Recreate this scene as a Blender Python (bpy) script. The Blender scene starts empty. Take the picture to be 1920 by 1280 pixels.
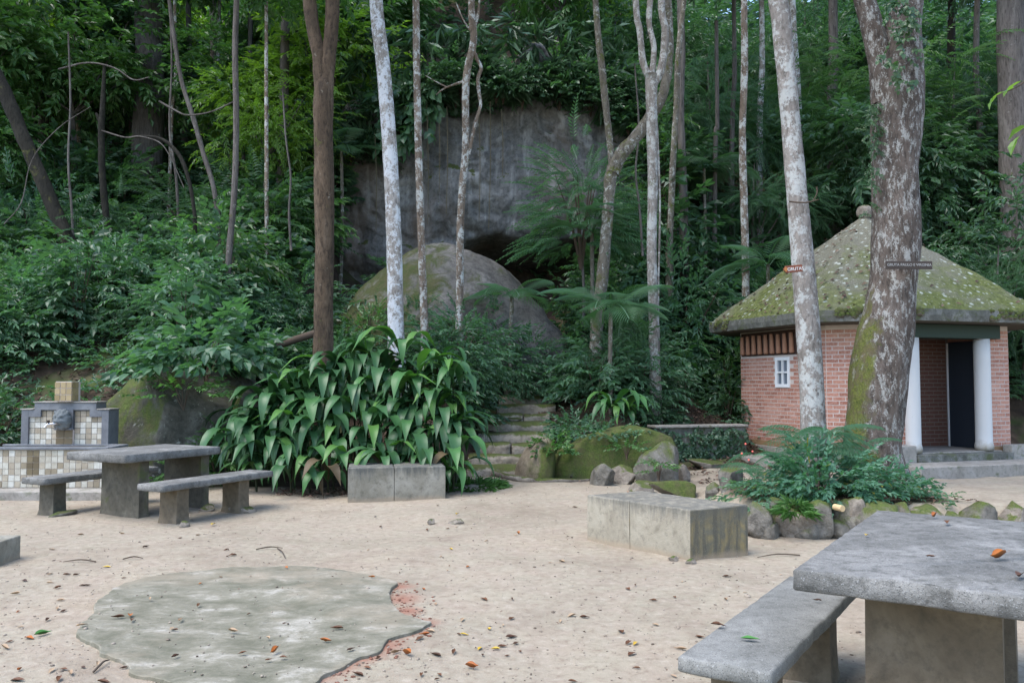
import bpy, math, random
import numpy as np
from mathutils import Vector, Matrix

random.seed(7)
rng = np.random.default_rng(7)
C = bpy.context.scene.collection
SC = bpy.context.scene
R = math.radians

# ------------------------------------------------------------------ camera
FPX, PITCH, CAMH = 1557.0, math.atan(75 / 1557.0), 1.6
cam_d = bpy.data.cameras.new('camera')
cam_d.sensor_width = 36.0
cam_d.lens = 36.0 * FPX / 1920.0
cam_d.clip_start, cam_d.clip_end = 0.1, 500
cam = bpy.data.objects.new('camera', cam_d)
cam.location = (0, 0, CAMH)
cam.rotation_euler = (math.pi / 2 + PITCH, 0, 0)
C.objects.link(cam)
SC.camera = cam

# ------------------------------------------------------------------ sky, sun, exposure
SUN_EL, SUN_AZ = 63.0, 238.0          # azimuth clockwise from +Y: the light comes from behind the camera, from the left
w = bpy.data.worlds.new('World')
SC.world = w
w.use_nodes = True
nt = w.node_tree
bg = nt.nodes['Background']
sky = nt.nodes.new('ShaderNodeTexSky')
sky.sky_type = 'NISHITA'
sky.sun_disc = False
sky.sun_elevation = R(SUN_EL)
sky.sun_rotation = R(SUN_AZ)
sky.air_density = 1.0
sky.dust_density = 1.4
sky.ozone_density = 1.0
nt.links.new(sky.outputs[0], bg.inputs[0])
bg.inputs[1].default_value = 0.15
sd = bpy.data.lights.new('sun', 'SUN')
sd.energy = 1.25
sd.angle = R(45)
sd.color = (1.0, 0.97, 0.92)
so = bpy.data.objects.new('sun', sd)
dirv = Vector((math.sin(R(SUN_AZ)) * math.cos(R(SUN_EL)), math.cos(R(SUN_AZ)) * math.cos(R(SUN_EL)), math.sin(R(SUN_EL))))
so.rotation_euler = dirv.to_track_quat('Z', 'Y').to_euler()
so.location = dirv * 60
C.objects.link(so)
SC.view_settings.view_transform = 'Standard'
SC.view_settings.look = 'None'
SC.view_settings.gamma = 1.0
SC.view_settings.use_curve_mapping = False
SC.view_settings.exposure = 1.68
SC.cycles.use_denoising = True
try:
    SC.cycles.denoiser = 'OPENIMAGEDENOISE'
    SC.cycles.denoising_input_passes = 'RGB_ALBEDO_NORMAL'
    SC.cycles.denoising_prefilter = 'ACCURATE'
except Exception:
    pass
SC.cycles.use_adaptive_sampling = False
SC.cycles.adaptive_threshold = 0.015
SC.cycles.max_bounces = 6
SC.cycles.diffuse_bounces = 4
SC.cycles.glossy_bounces = 2
SC.cycles.transmission_bounces = 3
SC.cycles.sample_clamp_indirect = 4.0
SC.cycles.caustics_reflective = False
SC.cycles.caustics_refractive = False

# ------------------------------------------------------------------ picture point -> place
def W(px, py, Y):
    """the point at distance Y (world y) seen at photo pixel px,py"""
    xc, yc = (px - 960) / FPX, (640 - py) / FPX
    d = Vector((xc, math.cos(PITCH) - yc * math.sin(PITCH), math.sin(PITCH) + yc * math.cos(PITCH)))
    return Vector((0, 0, CAMH)) + d * (Y / d.y)
def G(px, py, z=0.0):
    xc, yc = (px - 960) / FPX, (640 - py) / FPX
    d = Vector((xc, math.cos(PITCH) - yc * math.sin(PITCH), math.sin(PITCH) + yc * math.cos(PITCH)))
    return Vector((0, 0, CAMH)) + d * ((z - CAMH) / d.z)

# ------------------------------------------------------------------ numpy noise
def _hash(ix, iy, iz, seed):
    n = (ix * 374761393 + iy * 668265263 + iz * 2147483647 + seed * 974634721) & 0xFFFFFFFF
    n = ((n ^ (n >> 13)) * 1274126177) & 0xFFFFFFFF
    n = n ^ (n >> 16)
    return (n & 0xFFFF) / 32768.0 - 1.0
def vnoise(P, seed=0):
    P = np.asarray(P, float)
    i = np.floor(P).astype(np.int64)
    f = P - i
    f = f * f * (3 - 2 * f)
    out = 0
    for dx in (0, 1):
        wx = f[..., 0] if dx else 1 - f[..., 0]
        for dy in (0, 1):
            wy = f[..., 1] if dy else 1 - f[..., 1]
            for dz in (0, 1):
                wz = f[..., 2] if dz else 1 - f[..., 2]
                out = out + wx * wy * wz * _hash(i[..., 0] + dx, i[..., 1] + dy, i[..., 2] + dz, seed)
    return out
def fbm(P, octaves=4, seed=0, rough=0.5):
    P = np.asarray(P, float)
    a, s, t = 1.0, 0, 0
    for o in range(octaves):
        s = s + a * vnoise(P * (2.03 ** o) + 17.3 * o, seed + o)
        t += a
        a *= rough
    return s / t

# ------------------------------------------------------------------ materials
MATS = {}
class NT:
    """small helper to write node trees"""
    def __init__(self, name):
        self.m = bpy.data.materials.new(name)
        self.m.use_nodes = True
        self.t = self.m.node_tree
        self.b = self.t.nodes['Principled BSDF']
        self.out = self.t.nodes['Material Output']
        MATS[name] = self.m
    def n(self, typ, **kw):
        nd = self.t.nodes.new(typ)
        for k, v in kw.items():
            if k.startswith('i_'):
                nd.inputs[k[2:].replace('_', ' ')].default_value = v
            else:
                setattr(nd, k, v)
        return nd
    def l(self, a, b):
        self.t.links.new(a, b)
    def coord(self, kind='Object', scale=(1, 1, 1)):
        c = self.n('ShaderNodeTexCoord')
        mp = self.n('ShaderNodeMapping')
        mp.inputs['Scale'].default_value = scale
        self.l(c.outputs[kind], mp.inputs[0])
        return mp.outputs[0]
    def noise(self, vec, scale, detail=5, rough=0.6, dist=0.0):
        x = self.n('ShaderNodeTexNoise')
        x.inputs['Scale'].default_value = scale
        x.inputs['Detail'].default_value = detail
        x.inputs['Roughness'].default_value = rough
        x.inputs['Distortion'].default_value = dist
        self.l(vec, x.inputs['Vector'])
        return x.outputs['Fac']
    def voro(self, vec, scale, feature='F1', rand=1.0):
        x = self.n('ShaderNodeTexVoronoi', feature=feature)
        x.inputs['Scale'].default_value = scale
        x.inputs['Randomness'].default_value = rand
        self.l(vec, x.inputs['Vector'])
        return x
    def ramp(self, fac, stops, interp='LINEAR'):
        x = self.n('ShaderNodeValToRGB')
        x.color_ramp.interpolation = interp
        e = x.color_ramp.elements
        while len(e) < len(stops):
            e.new(0.5)
        for k, (p, c) in enumerate(stops):
            e[k].position = p
            c = (c, c, c) if not isinstance(c, (tuple, list)) else c
            e[k].color = (*c, 1)
        self.l(fac, x.inputs[0])
        return x.outputs[0]
    def mix(self, fac, a, b, mode='MIX'):
        x = self.n('ShaderNodeMix', data_type='RGBA', blend_type=mode)
        for sock, v in ((x.inputs[0], fac), (x.inputs[6], a), (x.inputs[7], b)):
            if hasattr(v, 'is_output'):
                self.l(v, sock)
            elif isinstance(v, (tuple, list)):
                sock.default_value = (*v, 1)
            else:
                sock.default_value = v
        return x.outputs[2]
    def math(self, op, a, b=0.0, clamp=False):
        x = self.n('ShaderNodeMath', operation=op, use_clamp=clamp)
        for sock, v in ((x.inputs[0], a), (x.inputs[1], b)):
            if hasattr(v, 'is_output'):
                self.l(v, sock)
            else:
                sock.default_value = v
        return x.outputs[0]
    def bump(self, h, strength=0.5, dist=0.02, prev=None):
        x = self.n('ShaderNodeBump')
        x.inputs['Strength'].default_value = strength
        x.inputs['Distance'].default_value = dist
        self.l(h, x.inputs['Height'])
        if prev is not None:
            self.l(prev, x.inputs['Normal'])
        return x.outputs[0]
    def done(self, col=None, rough=0.8, normal=None, spec=0.3):
        if col is not None:
            if hasattr(col, 'is_output'):
                self.l(col, self.b.inputs['Base Color'])
            else:
                self.b.inputs['Base Color'].default_value = (*col, 1)
        if hasattr(rough, 'is_output'):
            self.l(rough, self.b.inputs['Roughness'])
        else:
            self.b.inputs['Roughness'].default_value = rough
        self.b.inputs['Specular IOR Level'].default_value = spec
        if normal is not None:
            self.l(normal, self.b.inputs['Normal'])
        return self.m

def leaf_mat(name, dark, light, rough=0.34, spec=0.5, trans=0.38, tint=(0.9, 1.25, 0.5), yellow=0.0):
    k = NT(name)
    at = k.n('ShaderNodeAttribute', attribute_name='rnd')
    oi = k.n('ShaderNodeObjectInfo')
    f = k.math('FRACT', k.math('ADD', at.outputs['Fac'], k.math('MULTIPLY', oi.outputs['Random'], 0.37)))
    col = k.ramp(f, [(0.0, dark), (0.7, light), (1.0, tuple(0.5 * (a + b) for a, b in zip(dark, light)))])
    if yellow > 0:
        y = k.ramp(at.outputs['Fac'], [(1 - yellow, 0.0), (1 - yellow + 0.002, 1.0)])
        col = k.mix(y, col, (0.30, 0.26, 0.05))
    g = k.n('ShaderNodeNewGeometry')
    col = k.mix(k.math('MULTIPLY', g.outputs['Backfacing'], 0.35), col, tuple(min(1, c * 1.25 + 0.01) for c in light))
    k.l(col, k.b.inputs['Base Color'])
    k.b.inputs['Roughness'].default_value = rough
    k.b.inputs['Specular IOR Level'].default_value = spec
    tr = k.n('ShaderNodeBsdfTranslucent')
    k.l(k.mix(1.0, col, tint, 'MULTIPLY'), tr.inputs[0])
    mx = k.n('ShaderNodeMixShader')
    mx.inputs[0].default_value = trans
    k.l(k.b.outputs[0], mx.inputs[1])
    k.l(tr.outputs[0], mx.inputs[2])
    k.l(mx.outputs[0], k.out.inputs[0])
    return k.m

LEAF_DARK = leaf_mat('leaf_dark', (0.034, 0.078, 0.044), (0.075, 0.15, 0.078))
LEAF_BLUE = leaf_mat('leaf_blue', (0.042, 0.100, 0.058), (0.100, 0.200, 0.108), rough=0.38)
LEAF_MID = leaf_mat('leaf_mid', (0.045, 0.11, 0.038), (0.1, 0.205, 0.062))
LEAF_BRIGHT = leaf_mat('leaf_bright', (0.075, 0.16, 0.03), (0.17, 0.3, 0.055), trans=0.45, tint=(1.1, 1.3, 0.4))  # on the far left trees this brighter green stands in for sunlight
LEAF_LILY = leaf_mat('leaf_strap', (0.020, 0.068, 0.024), (0.062, 0.165, 0.048), rough=0.42, spec=0.35, trans=0.22)
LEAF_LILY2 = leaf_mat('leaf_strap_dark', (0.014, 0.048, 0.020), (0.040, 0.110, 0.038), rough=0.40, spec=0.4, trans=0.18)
LEAF_LILY3 = leaf_mat('leaf_strap_young', (0.055, 0.140, 0.030), (0.095, 0.215, 0.050), rough=0.42, spec=0.35, trans=0.28)
LEAF_FERN = leaf_mat('leaf_feather', (0.045, 0.125, 0.082), (0.090, 0.205, 0.128), rough=0.5, spec=0.35, yellow=0.015)
LEAF_VINE = leaf_mat('leaf_vine', (0.028, 0.075, 0.030), (0.075, 0.140, 0.065), rough=0.35)
LEAF_GRASS = leaf_mat('grass_blade', (0.040, 0.110, 0.025), (0.085, 0.190, 0.045), rough=0.5, spec=0.3)
LEAF_YELLOW = leaf_mat('leaf_yellowed', (0.28, 0.26, 0.06), (0.36, 0.33, 0.09), rough=0.45)

def dead_leaf_mat(name, a, b):
    k = NT(name)
    oi = k.n('ShaderNodeObjectInfo')
    at = k.n('ShaderNodeAttribute', attribute_name='rnd')
    f = k.math('FRACT', k.math('ADD', at.outputs['Fac'], oi.outputs['Random']))
    n = k.noise(k.coord('Object'), 60, 3)
    c = k.mix(k.math('MULTIPLY', n, 0.5), k.ramp(f, [(0, a), (1, b)]), tuple(x * 0.5 for x in a))
    return k.done(c, 0.6, None, 0.3)
DEAD_BROWN = dead_leaf_mat('dead_leaf_brown', (0.055, 0.026, 0.015), (0.16, 0.070, 0.032))
DEAD_ORANGE = dead_leaf_mat('dead_leaf_orange', (0.32, 0.10, 0.025), (0.45, 0.15, 0.03))
DEAD_YELLOW = dead_leaf_mat('dead_leaf_yellow', (0.50, 0.33, 0.04), (0.58, 0.42, 0.08))
DEAD_PALE = dead_leaf_mat('dead_leaf_pale', (0.32, 0.22, 0.14), (0.46, 0.34, 0.22))
WITHERED = dead_leaf_mat('withered_leaf', (0.085, 0.062, 0.034), (0.13, 0.095, 0.052))
DEAD_GREEN = dead_leaf_mat('fallen_leaf_green', (0.04, 0.16, 0.03), (0.07, 0.22, 0.05))
LITTER = dead_leaf_mat('leaf_litter', (0.060, 0.038, 0.026), (0.22, 0.135, 0.095))

def ground_mat():
    k = NT('ground_soil')
    at = k.n('ShaderNodeAttribute', attribute_name='soil')
    v = k.coord('Object')
    big = k.noise(v, 0.55, 4, 0.6, 0.6)
    mid = k.noise(v, 3.1, 6, 0.65, 0.4)
    fine = k.noise(v, 60, 4, 0.7)
    grit = k.noise(v, 220, 2, 0.6)
    sand = k.ramp(big, [(0.28, (0.200, 0.170, 0.122)), (0.40, (0.270, 0.240, 0.180)), (0.52, (0.315, 0.281, 0.214)), (0.66, (0.325, 0.275, 0.206)), (0.80, (0.275, 0.218, 0.158))])
    sand = k.mix(k.ramp(mid, [(0.40, 0.0), (0.68, 0.75)]), sand, (0.30, 0.245, 0.195))
    m2 = k.noise(v, 13, 6, 0.75, 0.3)
    sand = k.mix(k.ramp(m2, [(0.50, 0.0), (0.66, 0.75)]), sand, (0.205, 0.160, 0.118))
    sand = k.mix(k.ramp(m2, [(0.30, 0.7), (0.46, 0.0)]), sand, (0.42, 0.37, 0.30))
    damp = k.noise(v, 0.8, 6, 0.7, 0.8)
    sand = k.mix(k.ramp(damp, [(0.52, 0.0), (0.68, 0.6)]), sand, (0.20, 0.160, 0.120))
    sand = k.mix(k.ramp(grit, [(0.56, 0.0), (0.70, 0.75)]), sand, (0.26, 0.20, 0.16))
    sand = k.mix(k.ramp(grit, [(0.22, 0.5), (0.36, 0.0)]), sand, (0.50, 0.44, 0.37))
    vs = k.voro(v, 26)
    sand = k.mix(k.ramp(vs.outputs['Distance'], [(0.06, 0.5), (0.12, 0.0)]), sand, (0.24, 0.17, 0.13))
    hum = k.ramp(mid, [(0.3, (0.030, 0.023, 0.017)), (0.55, (0.065, 0.046, 0.033)), (0.75, (0.125, 0.088, 0.066))])
    moss = k.mix(fine, (0.03, 0.055, 0.012), (0.07, 0.11, 0.025))
    hum = k.mix(k.ramp(big, [(0.5, 0.0), (0.62, 0.8)]), hum, moss)
    rd = k.n('ShaderNodeAttribute', attribute_name='red')
    sand = k.mix(k.ramp(k.math('MULTIPLY', rd.outputs['Fac'], k.math('ADD', mid, 0.55)), [(0.22, 0.0), (0.75, 0.9)]), sand, (0.27, 0.125, 0.085))
    fac = k.ramp(k.math('ADD', at.outputs['Fac'], k.math('MULTIPLY', k.math('SUBTRACT', mid, 0.5), 0.9)), [(0.38, 0.0), (0.62, 1.0)])
    col = k.mix(fac, sand, hum)
    h = k.math('ADD', k.math('MULTIPLY', mid, 0.5), k.math('MULTIPLY', fine, 0.35))
    nb = k.bump(h, 0.55, 0.03)
    nb = k.bump(m2, 0.5, 0.02, nb)
    nb = k.bump(grit, 0.5, 0.006, nb)
    return k.done(col, 0.92, nb, 0.2)
GROUND = ground_mat()

def rock_mat(name, cols, moss=0.5, moss_dir=None, lichen=0.35, scale=1.0, moss_cols=((0.030, 0.052, 0.010), (0.095, 0.125, 0.022)), streak=False):
    """grey rock, moss where noise (and the upward face) lets it grow, pale lichen"""
    k = NT(name)
    v = k.coord('Object', (scale, scale, scale))
    n1 = k.noise(v, 1.3, 7, 0.65, 0.4)
    n2 = k.noise(v, 9, 6, 0.7)
    n3 = k.noise(v, 45, 4, 0.7)
    col = k.ramp(n1, [(0.28, cols[0]), (0.52, cols[1]), (0.75, cols[2])])
    col = k.mix(k.ramp(n2, [(0.35, 0.6), (0.55, 0.0)]), col, tuple(c * 0.45 for c in cols[0]))
    if streak:
        vs = k.coord('Object', (2.2, 2.2, 0.16))
        s = k.noise(vs, 1.4, 6, 0.62, 0.2)
        col = k.mix(k.ramp(s, [(0.52, 0.0), (0.68, 0.75)]), col, cols[3])
        col = k.mix(k.ramp(s, [(0.28, 0.8), (0.42, 0.0)]), col, tuple(c * 0.4 for c in cols[0]))
        b = k.noise(k.coord('Object', (1, 1, 0.6)), 0.42, 4, 0.55, 0.3)
        col = k.mix(k.ramp(b, [(0.52, 0.0), (0.66, 0.6)]), col, cols[4])
    if lichen > 0:
        col = k.mix(k.ramp(k.noise(v, 6, 5, 0.75, 0.5), [(0.60, 0.0), (0.68, lichen)]), col, (0.34, 0.35, 0.31))
    if moss > 0:
        g = k.n('ShaderNodeNewGeometry')
        sep = k.n('ShaderNodeSeparateXYZ')
        k.l(g.outputs['Normal'], sep.inputs[0])
        up = sep.outputs['Z']
        if moss_dir:
            dp = k.n('ShaderNodeVectorMath', operation='DOT_PRODUCT')
            k.l(g.outputs['Normal'], dp.inputs[0])
            dp.inputs[1].default_value = moss_dir
            up = dp.outputs['Value']
        f = k.math('ADD', k.math('MULTIPLY', up, 0.45), k.math('MULTIPLY', k.noise(v, 1.9, 6, 0.7, 0.5), 1.3))
        f = k.ramp(f, [(1.05 - moss * 0.6, 0.0), (1.25 - moss * 0.6, 0.95)])
        mc = k.mix(k.ramp(n3, [(.3, 0.), (.7, 1.)]), moss_cols[0], moss_cols[1])
        mc = k.mix(k.ramp(k.noise(v, 5.5, 6, 0.75), [(.44, 0.), (.66, .75)]), mc, (0.085, 0.070, 0.035))
        col = k.mix(f, col, mc)
    nb = k.bump(n1, 0.5, 0.15)
    nb = k.bump(n2, 0.6, 0.04, nb)
    nb = k.bump(n3, 0.45, 0.012, nb)
    return k.done(col, 0.85, nb, 0.25)
ROCK = rock_mat('rock_mossy', ((0.085, 0.078, 0.066), (0.17, 0.158, 0.135), (0.30, 0.28, 0.25)), 0.42)
ROCK_BARE = rock_mat('rock_bare', ((0.13, 0.11, 0.09), (0.24, 0.21, 0.175), (0.36, 0.33, 0.29)), 0.22)
ROCK_MOSS = rock_mat('rock_moss_covered', ((0.10, 0.088, 0.07), (0.17, 0.15, 0.12), (0.28, 0.26, 0.22)), 1.05, None, 0.0)
BOULDER = rock_mat('boulder_stone', ((0.070, 0.066, 0.060), (0.145, 0.136, 0.124), (0.25, 0.238, 0.22)), 0.62, (-0.85, -0.35, 0.0), 0.1, moss_cols=((0.018, 0.030, 0.008), (0.070, 0.088, 0.020)))
LEFTROCK = rock_mat('bank_rock_stone', ((0.045, 0.044, 0.034), (0.10, 0.096, 0.078), (0.23, 0.225, 0.20)), 0.50, (-0.6, -0.2, 0.6), 0.9)
CLIFF = rock_mat('cliff_stone', ((0.10, 0.10, 0.10), (0.18, 0.18, 0.18), (0.26, 0.26, 0.26), (0.38, 0.38, 0.38), (0.20, 0.145, 0.11)), 0.22, None, 0.15, 1.0, streak=True)
STAIR = rock_mat('stair_stone', ((0.17, 0.145, 0.115), (0.30, 0.265, 0.215), (0.42, 0.385, 0.33)), 0.30)
PEBBLE = rock_mat('red_gravel', ((0.16, 0.075, 0.05), (0.30, 0.14, 0.095), (0.42, 0.30, 0.24)), 0.0, None, 0.0, 6)

def concrete_mat(name, cols, stain=(0.05, 0.05, 0.045), stain_amt=0.6, speck=True, moss=0.0, yellow=0.0, bump=0.5):
    k = NT(name)
    v = k.coord('Object')
    n1 = k.noise(v, 2.6, 7, 0.68, 0.5)
    n2 = k.noise(v, 14, 5, 0.7)
    n3 = k.noise(v, 90, 3, 0.7)
    vo = k.voro(v, 140)
    col = k.ramp(n1, [(0.28, cols[0]), (0.5, cols[1]), (0.72, cols[2])])
    col = k.mix(k.ramp(n2, [(0.30, stain_amt), (0.52, 0.0)]), col, stain)
    if yellow > 0:
        y = k.noise(k.coord('Object', (1, 1, 0.7)), 3.3, 4, 0.6, 0.8)
        col = k.mix(k.ramp(y, [(0.50, 0.0), (0.62, yellow)]), col, (0.33, 0.23, 0.075))
    if moss > 0:
        m = k.noise(v, 3.7, 6, 0.7, 0.6)
        col = k.mix(k.ramp(m, [(0.62 - moss * 0.2, 0.0), (0.74 - moss * 0.2, 0.8)]), col, (0.075, 0.09, 0.03))
    if speck:
        col = k.mix(k.ramp(vo.outputs['Distance'], [(0.12, 0.9), (0.34, 0.0)]), col, (0.045, 0.045, 0.045))
        pit = k.voro(v, 34)
        col = k.mix(k.ramp(pit.outputs['Distance'], [(0.07, 0.8), (0.14, 0.0)]), col, (0.05, 0.05, 0.05))
        col = k.mix(k.ramp(n3, [(0.60, 0.0), (0.75, 0.6)]), col, (0.52, 0.53, 0.54))
    h = k.math('ADD', k.math('MULTIPLY', n2, 0.5), k.math('MULTIPLY', n3, 0.5))
    return k.done(col, 0.85, k.bump(h, bump, 0.012), 0.3)
SLAB = concrete_mat('weathered_slab', ((0.086, 0.086, 0.080), (0.158, 0.157, 0.148), (0.28, 0.276, 0.262)), stain_amt=0.8, bump=1.0)
BENCHTOP = concrete_mat('bench_slab', ((0.12, 0.122, 0.112), (0.18, 0.182, 0.17), (0.25, 0.25, 0.235)), stain_amt=0.5)
LEG = concrete_mat('leg_concrete', ((0.085, 0.066, 0.043), (0.14, 0.112, 0.076), (0.205, 0.17, 0.125)), (0.045, 0.04, 0.03), 0.5, False)
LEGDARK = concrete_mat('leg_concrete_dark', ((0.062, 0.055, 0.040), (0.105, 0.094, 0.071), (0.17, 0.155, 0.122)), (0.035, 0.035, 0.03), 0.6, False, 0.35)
def block_mat(name, cols, top_dark, face=None, face_amt=0.0):
    """cast concrete: rain-darkened upper edge, damp foot, ochre and black growth on one end"""
    k = NT(name)
    v = k.coord('Object')
    n1 = k.noise(v, 3.0, 7, 0.68, 0.5)
    n2 = k.noise(v, 15, 5, 0.7)
    n3 = k.noise(v, 90, 3, 0.7)
    drip = k.noise(k.coord('Object', (7, 7, 0.9)), 1.6, 6, 0.7, 0.3)
    sep = k.n('ShaderNodeSeparateXYZ')
    k.l(v, sep.inputs[0])
    z = sep.outputs['Z']
    col = k.ramp(n1, [(0.28, cols[0]), (0.5, cols[1]), (0.72, cols[2])])
    col = k.mix(k.ramp(n2, [(0.32, 0.45), (0.50, 0.0)]), col, tuple(c * 0.45 for c in cols[0]))
    if face:
        g = k.n('ShaderNodeNewGeometry')
        dp = k.n('ShaderNodeVectorMath', operation='DOT_PRODUCT')
        k.l(g.outputs['Normal'], dp.inputs[0])
        dp.inputs[1].default_value = face
        on = k.ramp(dp.outputs['Value'], [(0.80, 0.0), (0.90, 1.0)])
        y = k.noise(v, 4.2, 5, 0.65, 0.8)
        oc = k.mix(k.ramp(y, [(0.40, 0.0), (0.60, 0.85)]), (0.135, 0.125, 0.085), (0.30, 0.215, 0.075))
        oc = k.mix(k.ramp(drip, [(0.40, 0.85), (0.58, 0.0)]), oc, (0.055, 0.055, 0.045))
        col = k.mix(k.math('MULTIPLY', on, face_amt), col, oc)
    band = k.math('ADD', k.math('MULTIPLY', k.math('SUBTRACT', z, 0.26), 3.4), k.math('MULTIPLY', k.math('SUBTRACT', drip, 0.5), 1.9))
    col = k.mix(k.ramp(band, [(0.20, 0.0), (0.75, top_dark)]), col, (0.085, 0.088, 0.082))
    foot = k.math('ADD', k.math('MULTIPLY', z, -9.0), k.math('MULTIPLY', n1, 1.5))
    col = k.mix(k.ramp(foot, [(0.15, 0.0), (0.6, 0.7)]), col, (0.30, 0.235, 0.165))
    col = k.mix(k.ramp(n3, [(0.60, 0.0), (0.75, 0.4)]), col, tuple(min(.6, c * 1.3) for c in cols[2]))
    h = k.math('ADD', k.math('MULTIPLY', n2, 0.5), k.math('MULTIPLY', n3, 0.5))
    return k.done(col, 0.9, k.bump(h, 0.6, 0.012), 0.25)
BLOCK = block_mat('block_concrete', ((0.21, 0.185, 0.14), (0.30, 0.27, 0.21), (0.38, 0.35, 0.28)), 0.75, (0.44, -0.90, 0.0), 0.85)
BLOCKDARK = block_mat('block_concrete_dark', ((0.13, 0.122, 0.095), (0.22, 0.205, 0.165), (0.31, 0.295, 0.25)), 0.92)
def disc_mat():
    k = NT('disc_concrete')
    v = k.coord('Object')
    n0 = k.noise(v, 0.9, 5, 0.6, 0.5)
    n1 = k.noise(k.coord('Object', (1, 1.4, 1)), 2.6, 8, 0.74, 0.3)
    n2 = k.noise(v, 16, 6, 0.75)
    n3 = k.noise(v, 110, 3, 0.7)
    c = k.ramp(n1, [(0.30, (0.088, 0.088, 0.060)), (0.43, (0.135, 0.131, 0.096)), (0.54, (0.20, 0.188, 0.145)), (0.66, (0.36, 0.34, 0.295))])
    c = k.mix(k.ramp(n0, [(0.50, 0.0), (0.66, 0.7)]), c, (0.285, 0.24, 0.18))
    c = k.mix(k.ramp(n2, [(0.28, 0.75), (0.46, 0.0)]), c, (0.12, 0.12, 0.09))
    c = k.mix(k.ramp(n3, [(0.60, 0.0), (0.74, 0.5)]), c, (0.14, 0.13, 0.11))
    h = k.math('ADD', k.math('MULTIPLY', n2, 0.6), k.math('MULTIPLY', n3, 0.3))
    return k.done(c, 0.9, k.bump(h, 0.6, 0.012), 0.25)
DISC = disc_mat()
PALECON = concrete_mat('pale_concrete', ((0.20, 0.185, 0.16), (0.29, 0.27, 0.24), (0.36, 0.34, 0.31)), (0.07, 0.07, 0.055), 0.5, False, 0.3)
FASCIA = concrete_mat('fascia_concrete', ((0.055, 0.055, 0.048), (0.12, 0.12, 0.105), (0.30, 0.30, 0.28)), (0.03, 0.035, 0.02), 0.6, True, 0.6)
GREYSTONE = concrete_mat('grey_stone_border', ((0.105, 0.112, 0.122), (0.155, 0.163, 0.175), (0.22, 0.23, 0.24)), (0.07, 0.075, 0.085), 0.4, False, 0.0, 0.0, 0.3)
LIONSTONE = concrete_mat('lion_stone', ((0.07, 0.08, 0.085), (0.12, 0.135, 0.14), (0.22, 0.24, 0.245)), (0.03, 0.035, 0.035), 0.6, False)

def top_stained(mat_name, base_mat_args, z0, z1): ...

def roof_mat():
    k = NT('roof_moss')
    v = k.coord('Object')
    n1 = k.noise(v, 1.1, 6, 0.65, 0.4)
    n2 = k.noise(v, 12, 6, 0.7)
    n3 = k.noise(v, 55, 3, 0.7)
    moss = k.mix(k.ramp(n2, [(.3, 0.), (.7, 1.)]), (0.050, 0.062, 0.018), (0.180, 0.200, 0.068))
    brown = k.mix(k.ramp(n3, [(.3, 0.), (.7, 1.)]), (0.085, 0.08, 0.062), (0.27, 0.255, 0.205))
    sep = k.n('ShaderNodeSeparateXYZ')
    k.l(v, sep.inputs[0])
    hi = k.math('MULTIPLY', k.math('SUBTRACT', sep.outputs['Z'], 3.5), 0.16)
    col = k.mix(k.ramp(k.math('ADD', n1, hi), [(0.40, 0.0), (0.62, 0.9)]), moss, brown)
    vo = k.voro(k.coord('Object', (1, 1, 1.3)), 6.5)
    spot = k.ramp(k.math('ADD', vo.outputs['Distance'], k.math('MULTIPLY', n2, 0.75)), [(0.48, 0.75), (0.66, 0.0)])
    pick = k.ramp(vo.outputs['Color'], [(0.22, 0.0), (0.26, 1.0)])
    col = k.mix(k.math('MULTIPLY', spot, pick), col, (0.50, 0.53, 0.47))
    vo2 = k.voro(v, 15)
    s2 = k.ramp(k.math('ADD', vo2.outputs['Distance'], k.math('MULTIPLY', n3, 0.3)), [(0.24, 0.55), (0.36, 0.0)])
    p2 = k.ramp(vo2.outputs['Color'], [(0.36, 0.0), (0.42, 1.0)])
    col = k.mix(k.math('MULTIPLY', s2, p2), col, (0.44, 0.46, 0.40))
    h = k.math('ADD', k.math('MULTIPLY', n2, 0.6), k.math('MULTIPLY', n3, 0.4))
    return k.done(col, 0.95, k.bump(h, 0.9, 0.05), 0.15)
ROOF = roof_mat()

def brick_mat(name, use_obj):
    k = NT(name)
    if use_obj:
        r = k.n('ShaderNodeObjectInfo').outputs['Random']
    else:
        r = k.n('ShaderNodeAttribute', attribute_name='rnd').outputs['Fac']
    gp = k.n('ShaderNodeNewGeometry').outputs['Position']
    n1 = k.noise(gp, 26, 4, 0.7)
    n2 = k.noise(gp, 1.4, 4, 0.6)
    col = k.ramp(r, [(0.0, (0.26, 0.100, 0.066)), (0.35, (0.36, 0.155, 0.104)), (0.7, (0.43, 0.21, 0.148)), (1.0, (0.30, 0.122, 0.08))])
    col = k.mix(k.ramp(n1, [(0.42, 0.0), (0.75, 0.75)]), col, (0.56, 0.36, 0.29))
    col = k.mix(k.ramp(n2, [(0.5, 0.0), (0.75, 0.45)]), col, (0.58, 0.38, 0.31))
    return k.done(col, 0.88, k.bump(n1, 0.5, 0.006), 0.2)
BRICK_A = brick_mat('brick_clay', True)
BRICK_B = brick_mat('brick_clay_joined', False)
def simple(name, col, rough=0.8, n_amt=0.3, scale=12, bump=0.2, spec=0.3, metallic=0.0):
    k = NT(name)
    n1 = k.noise(k.coord('Object'), scale, 5, 0.7)
    c = k.mix(k.math('MULTIPLY', n1, n_amt), col, tuple(x * 0.35 for x in col))
    k.b.inputs['Metallic'].default_value = metallic
    return k.done(c, rough, k.bump(n1, bump, 0.01), spec)
MORTAR = simple('mortar', (0.60, 0.52, 0.47), 0.95, 0.35, 9)
PLASTER = simple('plinth_render', (0.30, 0.19, 0.10), 0.9, 0.5, 5)
WHITE = simple('white_paint', (0.74, 0.75, 0.76), 0.55, 0.12, 7, 0.1)
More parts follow.
